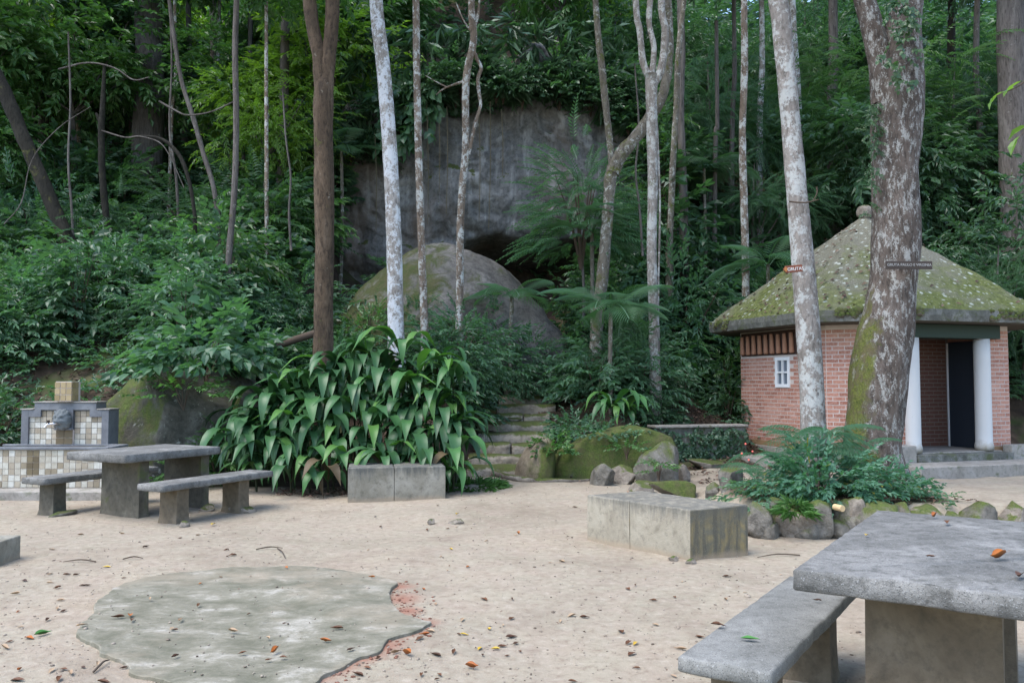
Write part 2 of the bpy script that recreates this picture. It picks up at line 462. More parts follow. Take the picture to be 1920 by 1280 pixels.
def column_mat():
    k = NT('column_paint')
    v = k.coord('Object')
    n1 = k.noise(v, 7, 5, 0.7)
    sep = k.n('ShaderNodeSeparateXYZ')
    k.l(v, sep.inputs[0])
    low = k.math('ADD', k.math('MULTIPLY', sep.outputs['Z'], -2.6), n1)
    c = k.mix(k.ramp(low, [(-0.35, 0.0), (0.45, 0.8)]), (0.56, 0.56, 0.55), (0.27, 0.23, 0.16))
    c = k.mix(k.ramp(k.noise(v, 24, 4, 0.75), [(0.66, 0.0), (0.72, 0.7)]), c, (0.22, 0.21, 0.17))
    return k.done(c, 0.7, k.bump(n1, 0.15, 0.01), 0.3)
COLUMN = column_mat()
GLASS = simple('window_glass', (0.16, 0.19, 0.23), 0.18, 0.5, 9, 0.02, 0.6)
DARKGREEN = simple('lintel_paint', (0.020, 0.040, 0.028), 0.6, 0.3)
SOFFIT = simple('soffit_concrete', (0.10, 0.088, 0.07), 0.9, 0.4)
DOORBLUE = simple('door_paint', (0.030, 0.040, 0.055), 0.55, 0.25)  # taken darker so the colour carries some of the porch shade
DARKWOOD = simple('dark_wood', (0.028, 0.020, 0.016), 0.7, 0.4, 20)
TERRA = simple('vent_clay', (0.42, 0.22, 0.14), 0.9, 0.5, 18)
SIGNBROWN = simple('sign_board_brown', (0.20, 0.062, 0.035), 0.7, 0.4, 25)
SIGNDARK = simple('sign_board_weathered', (0.060, 0.047, 0.040), 0.8, 0.5, 25)
SIGNTIP = simple('sign_tip_orange', (0.42, 0.17, 0.05), 0.7, 0.3, 25)
LETTER = simple('letter_white', (0.70, 0.69, 0.66), 0.7, 0.15)
LETTERDIM = simple('letter_faded', (0.36, 0.36, 0.35), 0.8, 0.5, 60)
CHROME = simple('tap_metal', (0.80, 0.82, 0.85), 0.22, 0.1, 9, 0.0, 0.5, 0.9)
PINK = simple('flower_petal', (0.75, 0.16, 0.12), 0.6, 0.2)
TWIG = simple('twig_bark', (0.085, 0.062, 0.045), 0.9, 0.4, 30)
GREENSTEM = simple('green_stem', (0.035, 0.045, 0.022), 0.7, 0.4, 30)
CUTWOOD = simple('cut_wood', (0.55, 0.40, 0.22), 0.8, 0.2, 30)
VINE = simple('hanging_vine_bark', (0.11, 0.095, 0.06), 0.9, 0.3, 30)
def tile_mat():
    k = NT('glazed_tile')
    r = k.n('ShaderNodeObjectInfo').outputs['Random']
    col = k.ramp(r, [(0.0, (0.42, 0.39, 0.32)), (0.2, (0.50, 0.48, 0.41)), (0.40, (0.34, 0.29, 0.22)), (0.58, (0.57, 0.56, 0.50)), (0.75, (0.40, 0.35, 0.27)), (0.9, (0.26, 0.215, 0.15))], 'CONSTANT')
    n1 = k.noise(k.n('ShaderNodeNewGeometry').outputs['Position'], 14, 4, 0.7)
    col = k.mix(k.math('MULTIPLY', k.ramp(n1, [(0.4, 0), (0.8, 0.7)]), 0.7), col, (0.17, 0.14, 0.09))
    return k.done(col, 0.4, None, 0.4)
TILE = tile_mat()
def tile_mat2(name, stops):
    k = NT(name)
    r = k.n('ShaderNodeObjectInfo').outputs['Random']
    n1 = k.noise(k.n('ShaderNodeNewGeometry').outputs['Position'], 14, 4, 0.7)
    col = k.mix(k.math('MULTIPLY', n1, 0.4), k.ramp(r, stops), (0.12, 0.09, 0.05))
    return k.done(col, 0.45, None, 0.4)
TILE_OCHRE = tile_mat2('ochre_tile', [(0, (0.27, 0.20, 0.095)), (1, (0.40, 0.31, 0.17))])
TILE_DARK = tile_mat2('brown_tile', [(0, (0.10, 0.075, 0.04)), (1, (0.19, 0.15, 0.085))])

def bark_mat(name, cols, lichen=0.0, lichen_col=(0.62, 0.64, 0.62), moss=0.0, stretch=0.35, scale=1.0, bands=0.0, lscale=5.0, moss_dir=None, moss_top=3.0, lz=0.8):
    k = NT(name)
    v = k.coord('Object', (scale, scale, scale * stretch))
    v1 = k.coord('Object')
    n1 = k.noise(v, 4, 6, 0.68, 0.4)
    n2 = k.noise(v, 22, 6, 0.75, 0.3)
    col = k.ramp(n1, [(0.3, cols[0]), (0.52, cols[1]), (0.75, cols[2])])
    col = k.mix(k.ramp(n2, [(0.36, 0.75), (0.52, 0.0)]), col, tuple(c * 0.4 for c in cols[0]))
    if lichen > 0:
        l1 = k.noise(k.coord('Object', (1, 1, lz)), lscale, 8, 0.78, 0.15)
        l2 = k.noise(v1, lscale * 5, 4, 0.7)
        f = k.math('ADD', k.math('MULTIPLY', l1, 0.75), k.math('MULTIPLY', l2, 0.25))
        p = 0.68 - lichen * 0.36
        col = k.mix(k.ramp(f, [(p, 0.0), (p + 0.05, 0.9)]), col, lichen_col)
        dk = k.noise(v1, lscale * 2.7, 5, 0.8, 0.3)
        col = k.mix(k.ramp(dk, [(0.62, 0.0), (0.68, 0.85)]), col, (0.075, 0.062, 0.05))
    if moss > 0:
        m = k.noise(v1, 3.0, 6, 0.7, 0.5)
        if moss_dir:
            g = k.n('ShaderNodeNewGeometry')
            dp = k.n('ShaderNodeVectorMath', operation='DOT_PRODUCT')
            k.l(g.outputs['Normal'], dp.inputs[0])
            dp.inputs[1].default_value = moss_dir
            sep = k.n('ShaderNodeSeparateXYZ')
            k.l(v1, sep.inputs[0])
            m = k.math('ADD', k.math('MULTIPLY', m, 0.7), k.math('MULTIPLY', dp.outputs['Value'], 0.30))
            m = k.math('SUBTRACT', m, k.math('MULTIPLY', k.math('MAXIMUM', k.math('SUBTRACT', sep.outputs['Z'], moss_top * 0.62), 0.0), 0.24))
        f = k.ramp(m, [(0.66 - moss * 0.3, 0.0), (0.76 - moss * 0.3, 0.95)])
        mc = k.mix(k.ramp(k.noise(v1, 38, 4, 0.7), [(.3, 0.), (.7, 1.)]), (0.030, 0.042, 0.008), (0.140, 0.155, 0.030))
        mc = k.mix(k.ramp(k.noise(v1, 7, 6, 0.75), [(.46, 0.), (.62, .8)]), mc, (0.10, 0.075, 0.045))
        col = k.mix(f, col, mc)
    nb = k.bump(n1, 0.8, 0.06)
    nb = k.bump(n2, 0.9, 0.03, nb)
    return k.done(col, 0.88, nb, 0.25)
BARK_RED = bark_mat('bark_reddish', ((0.040, 0.029, 0.020), (0.095, 0.066, 0.043), (0.185, 0.135, 0.095)), 0.24, (0.30, 0.27, 0.22), 0.12)
BARK_WHITE = bark_mat('bark_white', ((0.20, 0.17, 0.14), (0.33, 0.30, 0.27), (0.45, 0.43, 0.41)), 0.56, (0.62, 0.64, 0.66), lscale=4.2)
BARK_SPOT = bark_mat('bark_spotted', ((0.13, 0.095, 0.07), (0.21, 0.16, 0.12), (0.30, 0.25, 0.20)), 0.50, (0.52, 0.53, 0.50), lscale=5.0)
BARK_PINK = bark_mat('bark_pinkish', ((0.16, 0.14, 0.122), (0.245, 0.22, 0.198), (0.33, 0.305, 0.28)), 0.52, (0.42, 0.43, 0.415), 0.12, lscale=4.5)
BARK_BIG = bark_mat('bark_rough_lichen', ((0.055, 0.044, 0.037), (0.105, 0.084, 0.070), (0.18, 0.148, 0.128)), 0.46, (0.33, 0.33, 0.31), 0.42, lscale=13.0, lz=0.45, moss_dir=(-0.95, -0.15, 0.0), moss_top=3.6)
BARK_GREY = bark_mat('bark_grey', ((0.075, 0.065, 0.058), (0.13, 0.115, 0.105), (0.20, 0.185, 0.17)), 0.25, (0.33, 0.33, 0.31), 0.15, stretch=0.15)
BARK_DARK = bark_mat('bark_dark', ((0.014, 0.013, 0.010), (0.026, 0.024, 0.018), (0.045, 0.041, 0.032)), 0.0, moss=0.25)
BARK_MOSSY = bark_mat('bark_mossy', ((0.10, 0.085, 0.065), (0.17, 0.15, 0.12), (0.26, 0.24, 0.20)), 0.42, (0.42, 0.43, 0.40), 0.42)

# ------------------------------------------------------------------ mesh helpers
def mesh_np(name, V, F, mat=None, rnd=None, smooth=False, extra=None):
    """V (n,3); F a (m,k) array or a list of such arrays; rnd: one value per vertex"""
    V = np.asarray(V, np.float32)
    Fs = F if isinstance(F, list) else [F]
    Fs = [np.asarray(f, np.int32) for f in Fs if len(f)]
    me = bpy.data.meshes.new(name)
    me.vertices.add(len(V))
    me.vertices.foreach_set('co', V.ravel())
    loops = np.concatenate([f.ravel() for f in Fs])
    starts, tot = [], 0
    for f in Fs:
        starts.append(tot + np.arange(len(f)) * f.shape[1])
        tot += f.size
    starts = np.concatenate(starts).astype(np.int32)
    me.loops.add(len(loops))
    me.loops.foreach_set('vertex_index', loops)
    me.polygons.add(len(starts))
    me.polygons.foreach_set('loop_start', starts)
    me.update(calc_edges=True)
    me.polygons.foreach_set('use_smooth', np.full(len(starts), bool(smooth)))
    for an, av in (('rnd', rnd), *((extra or {}).items())):
        if av is not None:
            a = me.attributes.new(an, 'FLOAT', 'POINT')
            a.data.foreach_set('value', np.asarray(av, np.float32))
    if mat:
        me.materials.append(mat)
    return me
def link(name, me, parent=None, loc=None, rot=None, scale=None):
    o = bpy.data.objects.new(name, me)
    C.objects.link(o)
    if parent is not None:
        o.parent = parent
    if loc is not None:
        o.location = loc
    if rot is not None:
        o.rotation_euler = rot
    if scale is not None:
        o.scale = scale if hasattr(scale, '__len__') else (scale,) * 3
    return o
def tag(o, label=None, cat=None, group=None, kind=None):
    if label:
        o['label'] = label
    if cat:
        o['category'] = cat
    if group:
        o['group'] = group
    if kind:
        o['kind'] = kind
    return o
def thing(name, label, cat, loc=(0, 0, 0), rz=0.0, group=None):
    o = bpy.data.objects.new(name, None)
    o.empty_display_size = 0.2
    C.objects.link(o)
    o.location = loc
    o.rotation_euler = (0, 0, rz)
    return tag(o, label, cat, group)

class MB:
    """collects pieces into one mesh"""
    def __init__(self):
        self.V, self.F, self.n, self.r = [], {}, 0, []
    def add(self, V, F, r=None):
        V = np.asarray(V, float)
        for f in (F if isinstance(F, list) else [F]):
            f = np.asarray(f, int)
            self.F.setdefault(f.shape[1], []).append(f + self.n)
        self.V.append(V)
        self.r.append(np.full(len(V), random.random() if r is None else r) if np.isscalar(r) or r is None else r)
        self.n += len(V)
        return self
    def mesh(self, name, mat, smooth=False):
        return mesh_np(name, np.concatenate(self.V), [np.concatenate(f) for f in self.F.values()], mat, np.concatenate(self.r), smooth)
    def build(self, name, mat, parent=None, loc=None, rot=None, smooth=False, bevel=0.0, kind=None, seg=2):
        o = link(name, self.mesh(name, mat, smooth), parent, loc, rot)
        if bevel:
            b = o.modifiers.new('bevel', 'BEVEL')
            b.width, b.segments, b.limit_method = bevel, seg, 'ANGLE'
        if kind:
            o['kind'] = kind
        return o

BOXF = np.array([(0, 3, 2, 1), (4, 5, 6, 7), (0, 1, 5, 4), (1, 2, 6, 5), (2, 3, 7, 6), (3, 0, 4, 7)])
def box(mb, x0, x1, y0, y1, z0, z1, r=None):
    mb.add([(x0, y0, z0), (x1, y0, z0), (x1, y1, z0), (x0, y1, z0), (x0, y0, z1), (x1, y0, z1), (x1, y1, z1), (x0, y1, z1)], BOXF, r)
    return mb
def prism(mb, pts, z0, z1, r=None):
    n = len(pts)
    V = [(p[0], p[1], z0) for p in pts] + [(p[0], p[1], z1) for p in pts]
    side = [(i, (i + 1) % n, n + (i + 1) % n, n + i) for i in range(n)]
    mb.add(V, [np.array(side), np.array([list(range(n - 1, -1, -1)), list(range(n, 2 * n))])], r)
    return mb
def lathe(mb, prof, sides=24, cx=0, cy=0):
    a = np.linspace(0, 2 * math.pi, sides, endpoint=False)
    V = np.concatenate([np.stack([cx + r * np.cos(a), cy + r * np.sin(a), np.full(sides, z)], 1) for r, z in prof])
    F = [(k * sides + i, k * sides + (i + 1) % sides, (k + 1) * sides + (i + 1) % sides, (k + 1) * sides + i) for k in range(len(prof) - 1) for i in range(sides)]
    m = len(prof) - 1
    mb.add(V, [np.array(F), np.array([list(range(sides - 1, -1, -1)), [m * sides + i for i in range(sides)]])])
    return mb
def catmull(P, per):
    P = [np.array(p, float) for p in P]
    P = [2 * P[0] - P[1]] + P + [2 * P[-1] - P[-2]]
    out = []
    for i in range(1, len(P) - 2):
        for t in np.linspace(0, 1, per, endpoint=False):
            a, b, c, d = P[i - 1], P[i], P[i + 1], P[i + 2]
            out.append(0.5 * (2 * b + (c - a) * t + (2 * a - 5 * b + 4 * c - d) * t * t + (3 * b - a - 3 * c + d) * t ** 3))
    out.append(P[-2])
    return np.array(out)
def tube(mb, P, rad, sides=10, per=4, bumpy=0.0, seed=0, freq=3.0, flute=0.0):
    """tapered bumpy tube through the points P with one radius per point"""
    Q = catmull([(*p, r) for p, r in zip(P, rad)], per)
    c, r = Q[:, :3], np.maximum(Q[:, 3], 0.002)
    t = np.gradient(c, axis=0)
    t /= np.linalg.norm(t, axis=1)[:, None] + 1e-9
    ref = np.array([0.0, 1.0, 0.0]) if abs(t[0][1]) < 0.8 else np.array([1.0, 0, 0])
    a = np.linspace(0, 2 * math.pi, sides, endpoint=False)
    u = np.cross(t, ref)
    u /= np.linalg.norm(u, axis=1)[:, None] + 1e-9
    v = np.cross(t, u)
    ring = u[:, None, :] * np.cos(a)[None, :, None] + v[:, None, :] * np.sin(a)[None, :, None]
    rr = np.repeat(r[:, None], sides, 1)
    if bumpy:
        pts = c[:, None, :] + ring * rr[..., None]
        rr = rr * (1 + bumpy * fbm(pts * freq, 3, seed) + .4 * bumpy * fbm(pts * freq * np.array([4.5, 4.5, 1.6]), 3, seed + 5))
    if flute:
        tt = np.linspace(0, 1, len(c))[:, None]
        rr = rr * (1 + flute * np.exp(-tt * 9) * (0.5 + 0.5 * np.sin(a * 4 + seed)[None, :]))
    V = (c[:, None, :] + ring * rr[..., None]).reshape(-1, 3)
    n = len(c)
    k, i = np.meshgrid(np.arange(n - 1), np.arange(sides), indexing='ij')
    k, i = k.ravel(), i.ravel()
    j = (i + 1) % sides
    F = np.stack([k * sides + i, k * sides + j, (k + 1) * sides + j, (k + 1) * sides + i], 1)
    mb.add(V, [F, np.array([list(range(sides)), [(n - 1) * sides + q for q in range(sides - 1, -1, -1)]])])
    return mb

def ico(sub):
    import bmesh
    bm = bmesh.new()
    bmesh.ops.create_icosphere(bm, subdivisions=sub, radius=1.0)
    V = np.array([v.co[:] for v in bm.verts])
    F = np.array([[v.index for v in f.verts] for f in bm.faces])
    bm.free()
    return V, F
ICO = {s: ico(s) for s in (1, 2, 3, 4, 5)}
def rock_shape(size, seed, sub=3, rough=0.28, freq=1.3, cut=0.0):
    V, F = ICO[sub]
    r = 1 + rough * fbm(V * freq + seed * 7.7, 4, seed)
    V = V * r[:, None]
    rs = np.random.default_rng(seed)
    for _ in range(int(cut)):                          # flat faces broken off the stone
        n = rs.normal(size=3)
        n /= np.linalg.norm(n)
        n[2] = n[2] * 0.6
        n /= np.linalg.norm(n)
        d = rs.uniform(0.42, 0.74)
        e = np.maximum(V @ n - d, 0)
        V = V - e[:, None] * n * 0.97
    V = V * (1 + 0.05 * fbm(V * 4.5 + seed, 3, seed + 2))[:, None]
    return V * np.array(size), F

# ------------------------------------------------------------------ foliage helpers
def frames(x, up):
    x = x / (np.linalg.norm(x, axis=1)[:, None] + 1e-9)
    y = np.cross(up, x)
    y /= np.linalg.norm(y, axis=1)[:, None] + 1e-9
    z = np.cross(x, y)
    return np.stack([x, y, z], 2)                      # columns
def assemble(T, Fr, pos, scale, rnd=None, keep=0.0):
    """copies of the template T=(V,F,r) at the frames Fr; scale (n,) or (n,3)"""
    V, F, r0 = T
    n, k = len(pos), len(V)
    sc = np.asarray(scale, float)
    sc = sc[:, None] * np.ones(3) if sc.ndim == 1 else sc
    loc = V[None] * sc[:, None, :]
    out = np.einsum('nij,nkj->nki', Fr, loc) + pos[:, None, :]
    FF = (F[None] + (np.arange(n) * k)[:, None, None]).reshape(-1, F.shape[1])
    r = rng.random(n) if rnd is None else rnd
    rr = np.mod(r[:, None] * (1 - keep) + r0[None] * max(keep, 0.35), 1.0)
    return out.reshape(-1, 3), FF, rr.ravel()
def merge(parts):
    Vs, Fs, Rs, n = [], [], [], 0
    for V, F, r in parts:
        Vs.append(V); Fs.append(F + n); Rs.append(r); n += len(V)
    return np.concatenate(Vs), np.concatenate(Fs), np.concatenate(Rs)
# one leaf: two folded triangles pairs, base at origin, tip at +x
LEAF4 = (np.array([(0, 0, 0), (0.42, 0.5, 0.10), (1, 0, -0.12), (0.42, -0.5, 0.10)], float), np.array([(0, 2, 1), (0, 3, 2)]), np.zeros(4))
LEAF6 = (np.array([(0, 0, 0), (0.22, 0.38, 0.06), (0.60, 0.46, 0.06), (1, 0, -0.22), (0.60, -0.46, 0.06), (0.22, -0.38, 0.06), (0.5, 0, -0.02)], float),
         np.array([(0, 6, 1), (1, 6, 2), (2, 6, 3), (3, 6, 4), (4, 6, 5), (5, 6, 0)]), np.zeros(7))
HEART = (np.array([(0.0, 0, 0), (-0.12, 0.30, 0.05), (0.20, 0.52, 0.05), (0.62, 0.36, -0.02), (1, 0, -0.22), (0.62, -0.36, -0.02), (0.20, -0.52, 0.05), (-0.12, -0.30, 0.05), (0.45, 0, -0.06)], float),
         np.array([(0, 8, 1), (1, 8, 2), (2, 8, 3), (3, 8, 4), (4, 8, 5), (5, 8, 6), (6, 8, 7), (7, 8, 0)]), np.zeros(9))
def make_spray(n, length, ll, lw, droop=0.25, ang=55, leaf=LEAF4, seed=0, jitter=0.25, twig=0.006, taper=0.35, pairs=False):
    """a leafy twig along +x, leaves on both sides"""
    rs = np.random.default_rng(seed)
    m = n
    t = np.linspace(0.12, 1.0, m)
    if pairs:
        t = np.repeat(np.linspace(0.10, 1.0, (m + 1) // 2), 2)[:m]
    side = np.where(np.arange(m) % 2 == 0, 1.0, -1.0)
    bend = rs.uniform(-0.15, 0.15)
    pos = np.stack([t * length, bend * length * t * t, -droop * length * t * t], 1)
    a = np.radians(ang * (1 - 0.35 * t)) * side + rs.normal(0, jitter, m) * 0.5
    a[-1] *= 0.1
    x = np.stack([np.cos(a), np.sin(a), -0.25 - droop * t + rs.normal(0, jitter, m) * 0.6], 1)
    up = np.stack([rs.normal(0, jitter, m), rs.normal(0, jitter, m), np.ones(m)], 1)
    s = (1 - taper * np.abs(t - 0.45)) * rs.uniform(0.8, 1.15, m)
    V, F, r = assemble(leaf, frames(x, up), pos, np.stack([ll * s, lw * s, ll * s], 1), rs.random(m) * 0.4)
    if twig:
        tt = np.linspace(0, 1, 4)
        c = np.stack([tt * length, bend * length * tt * tt, -droop * length * tt * tt - 0.004], 1)
        wv = np.concatenate([c + (0, twig, 0), c - (0, twig, 0)])
        wf = np.array([q for i in range(3) for q in ((i, i + 1, 5 + i), (i, 5 + i, 4 + i))])
        V, F, r = merge([(V, F, r), (wv, wf, np.full(8, 0.05))])
    return V, F, r
SPR = {
    'broad': [make_spray(7 + s, 0.40, 0.185 + .015 * s, 0.090, 0.35, 62, LEAF4, s, 0.55) for s in range(3)],
    'fine': [make_spray(11 + s, 0.45, 0.125, 0.048, 0.4, 52, LEAF4, 10 + s, 0.45) for s in range(3)],
    'big': [make_spray(6, 0.50, 0.30, 0.17, 0.35, 60, LEAF6, 20 + s, 0.35) for s in range(3)],
    'feather': [make_spray(26, 0.55, 0.115, 0.026, 0.45, 68, LEAF4, 30 + s, 0.10, 0.004, 0.9, True) for s in range(3)],
    'feather2': [make_spray(36, 0.42, 0.075, 0.014, 0.35, 75, LEAF4, 40 + s, 0.06, 0.003, 0.8, True) for s in range(3)],
    'heart': [make_spray(5, 0.45, 0.34, 0.30, 0.4, 70, HEART, 50 + s, 0.4) for s in range(3)],
    'grass': [make_spray(9, 0.12, 0.42, 0.018, 0.3, 30, LEAF4, 60 + s, 0.6, 0, 0.3) for s in range(3)],
    'small': [make_spray(9, 0.24, 0.080, 0.046, 0.25, 60, LEAF4, 70 + s, 0.5) for s in range(3)],
    'ivy': [make_spray(7, 0.30, 0.10, 0.085, 0.15, 65, HEART, 80 + s, 0.4) for s in range(3)],
}
def scatter(kind, pos, out, scale, seed=0, up_j=0.25, lift=0.15, up=None):
    """sprays of a kind at pos, heading along out"""
    rs = np.random.default_rng(seed)
    n = len(pos)
    x = out + rs.normal(0, 0.35, (n, 3))
    x[:, 2] += lift
    U = np.stack([rs.normal(0, up_j, n), rs.normal(0, up_j, n), np.ones(n)], 1) if up is None else up
    pick = rs.integers(0, len(SPR[kind]), n)
    parts = []
    for q in range(len(SPR[kind])):
        m = pick == q
        if m.any():
            parts.append(assemble(SPR[kind][q], frames(x[m], U[m]), pos[m], scale[m], rs.random(m.sum())))
    return merge(parts)
def bush_geo(kind, n, rx, h, seed, sc=1.0, hollow=0.5, low=0.12):
    rs = np.random.default_rng(seed)
    d = rs.normal(size=(n, 3))
    d[:, 2] = np.abs(d[:, 2]) * 0.9 + 0.0
    d /= np.linalg.norm(d, axis=1)[:, None]
    rad = hollow + (1 - hollow) * rs.random(n) ** 0.5
    lump = 1 + 0.30 * vnoise(d * 2.2 + seed * 3.1, seed)
    pos = d * rad[:, None] * lump[:, None] * np.array([rx, rx, h])
    pos[:, 2] += low * h
    out = d * np.array([1, 1, 0.55])
    return scatter(kind, pos, out, sc * rs.uniform(0.75, 1.25, n), seed)
def crown_geo(kind, clusters, per, rx, rz, seed, sc=1.0, cr=(0.9, 1.5)):
    rs = np.random.default_rng(seed)
    parts, cs = [], []
    for c in range(clusters):
        d = rs.normal(size=3)
        d /= np.linalg.norm(d)
        ctr = d * rs.random() ** 0.45 * np.array([rx, rx, rz])
        r = rs.uniform(*cr)
        m = int(per * rs.uniform(0.7, 1.3))
        e = rs.normal(size=(m, 3))
        e /= np.linalg.norm(e, axis=1)[:, None]
        p = ctr + e * (rs.random(m) ** 0.45)[:, None] * r * np.array([1, 1, 0.55])
        parts.append(scatter(kind, p, e * np.array([1, 1, 0.35]) + d * 0.3, sc * rs.uniform(0.8, 1.3, m), seed * 31 + c))
        cs.append(ctr)
    return merge(parts), cs
def leaf_mesh(name, g, mat):
    return mesh_np(name, g[0], g[1], mat, g[2])

# ------------------------------------------------------------------ terrain
def sstep(a, b, x):
    t = np.clip((x - a) / (b - a), 0, 1)
    return t * t * (3 - 2 * t)
def terrain(x, y):
    x, y = np.asarray(x, float), np.asarray(y, float)
    def ramp(y0, quick, k, grade, far):
        e = np.maximum(y - y0, 0)
        return quick * (1 - np.exp(-e / k)) + grade * e + far * np.maximum(y - 27, 0)
    left = ramp(13.0, 1.15, 0.9, 0.42, 0.10)
    mid = ramp(13.3, 0.75, 1.0, 0.30, 0.0) + 6.4 * sstep(29.6, 30.8, y) + 0.5 * np.maximum(y - 27.5, 0)
    stair = 0.285 * np.maximum(y - 14.25, 0) + 0.03 * np.maximum(y - 19, 0) + 7.0 * sstep(29.6, 30.8, y) + 0.5 * np.maximum(y - 27.5, 0)
    rmid = ramp(15.3 + 1.05 * sstep(2.3, 2.9, x), 0.45, 0.6, 0.34, 0.0) + 5.0 * sstep(29.6, 30.8, y) + 0.5 * np.maximum(y - 27.5, 0)
    right = ramp(20.2, 0.7, 1.0, 0.45, 0.12)
    H = left
    H = H + (mid - H) * sstep(-6.4, -4.6, x)
    H = H + (stair - H) * sstep(-1.15, -0.75, x)
    H = H + (rmid - H) * sstep(1.0, 1.9, x)
    H = H + (right - H) * sstep(3.7, 6.0, x)
    H = H + 1.0 * sstep(13.5, 30, -x) * 3 * sstep(5, 14, y)
    # raised bed round the big trees, held by the stone border
    bed = sstep(8.95, 9.25, y + 0.06 * (x - 4)) * (1 - sstep(10.8, 13.2, y)) * sstep(2.5, 2.9, x)
    H = H + 0.27 * bed
    und = fbm(np.stack([x * 5.1, y * 5.1, x * 0], -1), 3, 15) * 0.006 + fbm(np.stack([x * 0.35, y * 0.35, x * 0], -1), 3, 5) * 0.05 + fbm(np.stack([x * 1.9, y * 1.9, x * 0], -1), 3, 8) * 0.018
    amp = 1 + 5.0 * sstep(13, 17, y)
    return H + und * amp
def Hs(x, y):
    return float(terrain(np.array([x]), np.array([y]))[0])
xs = np.concatenate([np.linspace(-70, -10, 80)[:-1], np.arange(-10, -3.4, 0.10), np.arange(-3.4, 1.6, 0.05), np.arange(1.6, 10, 0.10), np.linspace(10, 70, 80)])
ys = np.concatenate([np.linspace(-25, 2, 30)[:-1], np.arange(2, 8, 0.05), np.arange(8, 17, 0.09), np.arange(17, 30, 0.25), np.linspace(30, 95, 70)])
X, Y = np.meshgrid(xs, ys)
Z = terrain(X, Y)
nx, ny = len(xs), len(ys)
ii, jj = np.meshgrid(np.arange(nx - 1), np.arange(ny - 1))
ii, jj = ii.ravel(), jj.ravel()
GF = np.stack([jj * nx + ii, jj * nx + ii + 1, (jj + 1) * nx + ii + 1, (jj + 1) * nx + ii], 1)
ysand = 12.6 + 1.3 * sstep(-1.2, -0.6, X) + 0.9 * sstep(1.2, 3.2, X) + 3.2 * sstep(4.0, 6.0, X)
soil = sstep(-0.25, 0.5, Y - ysand)
bedm = sstep(8.95, 9.4, Y) * (1 - sstep(11.2, 12.4, Y)) * sstep(2.5, 3.0, X) * (1 - sstep(4.6, 5.6, X))
soil = np.maximum(soil, bedm * 0.75)
RED = [(G(px, py), s_) for px, py, s_ in ((745, 1102, .12), (752, 1125, .13), (765, 1146, .10), (790, 1168, .10), (755, 1190, .12), (715, 1215, .12), (680, 1235, .11), (640, 1252, .11), (600, 1268, .1))]
red = np.zeros(X.shape)
for p_, s_ in RED:
    red = np.maximum(red, np.exp(-((X - p_.x) ** 2 + (Y - p_.y) ** 2) / (2 * s_ * s_)) * .7)
ground = link('ground', mesh_np('ground', np.stack([X.ravel(), Y.ravel(), Z.ravel()], 1), GF, GROUND, None, True, {'soil': soil.ravel(), 'red': red.ravel()}))
tag(ground, 'pale trodden sand clearing running up into a wooded slope', kind='structure')

# ------------------------------------------------------------------ rock cliff, boulder, mossy rocks
def build_cliff():
    nu, nv = 190, 150
    u, v = np.meshgrid(np.linspace(-7.4, 6.4, nu), np.linspace(0, 1, nv))
    zz = 1.6 + v * (10.3 + 0.9 * np.sin(u * 0.9 + 0.6) - 0.085 * (u + 0.4) ** 2 + 0.5 * np.sin(u * 2.3))
    fold = sstep(0.86, 1.0, v)
    y = 25.0 + 0.018 * (u + 0.6) ** 2 + 3.2 * sstep(4.5, 6.9, np.abs(u + 0.6))
    y = y + 0.7 * sstep(8.5, 4.5, zz) - 0.25
    cave = sstep(6.3, 5.5, zz + 0.22 * np.abs(u - 0.9) + 0.25 * np.sin(u * 1.7)) * sstep(-3.2, -1.6, u) * (1 - sstep(3.2, 4.6, u))
    y = y + 4.6 * cave
    y = y + fold ** 2 * 5.5
    P = np.stack([u * 0.45, y * 0.45, zz * 0.45], -1)
    y = y + 0.75 * fbm(P, 5, 3, 0.55) + 0.30 * np.abs(fbm(np.stack([u * 1.9, zz * 2.6 + u * 0.8, u * 0], -1), 4, 12))
    ledge = np.sin(zz * 2.3 + u * 0.55 + 2 * fbm(P * 1.5, 3, 31))
    y = y + 0.22 * np.sign(ledge) * np.abs(ledge) ** 0.5 * sstep(7.0, 5.0, zz)
    x = u + 0.25 * fbm(P * 1.3 + 9, 3, 21)
    V = np.stack([x.ravel(), y.ravel(), zz.ravel()], 1)
    i, j = np.meshgrid(np.arange(nu - 1), np.arange(nv - 1))
    i, j = i.ravel(), j.ravel()
    F = np.stack([j * nu + i, j * nu + i + 1, (j + 1) * nu + i + 1, (j + 1) * nu + i], 1)
    o = link('cliff', mesh_np('cliff', V, F, CLIFF, None, True))
    tag(o, 'tall bare dark grey rock face with a hollow at its foot', kind='structure')
build_cliff()

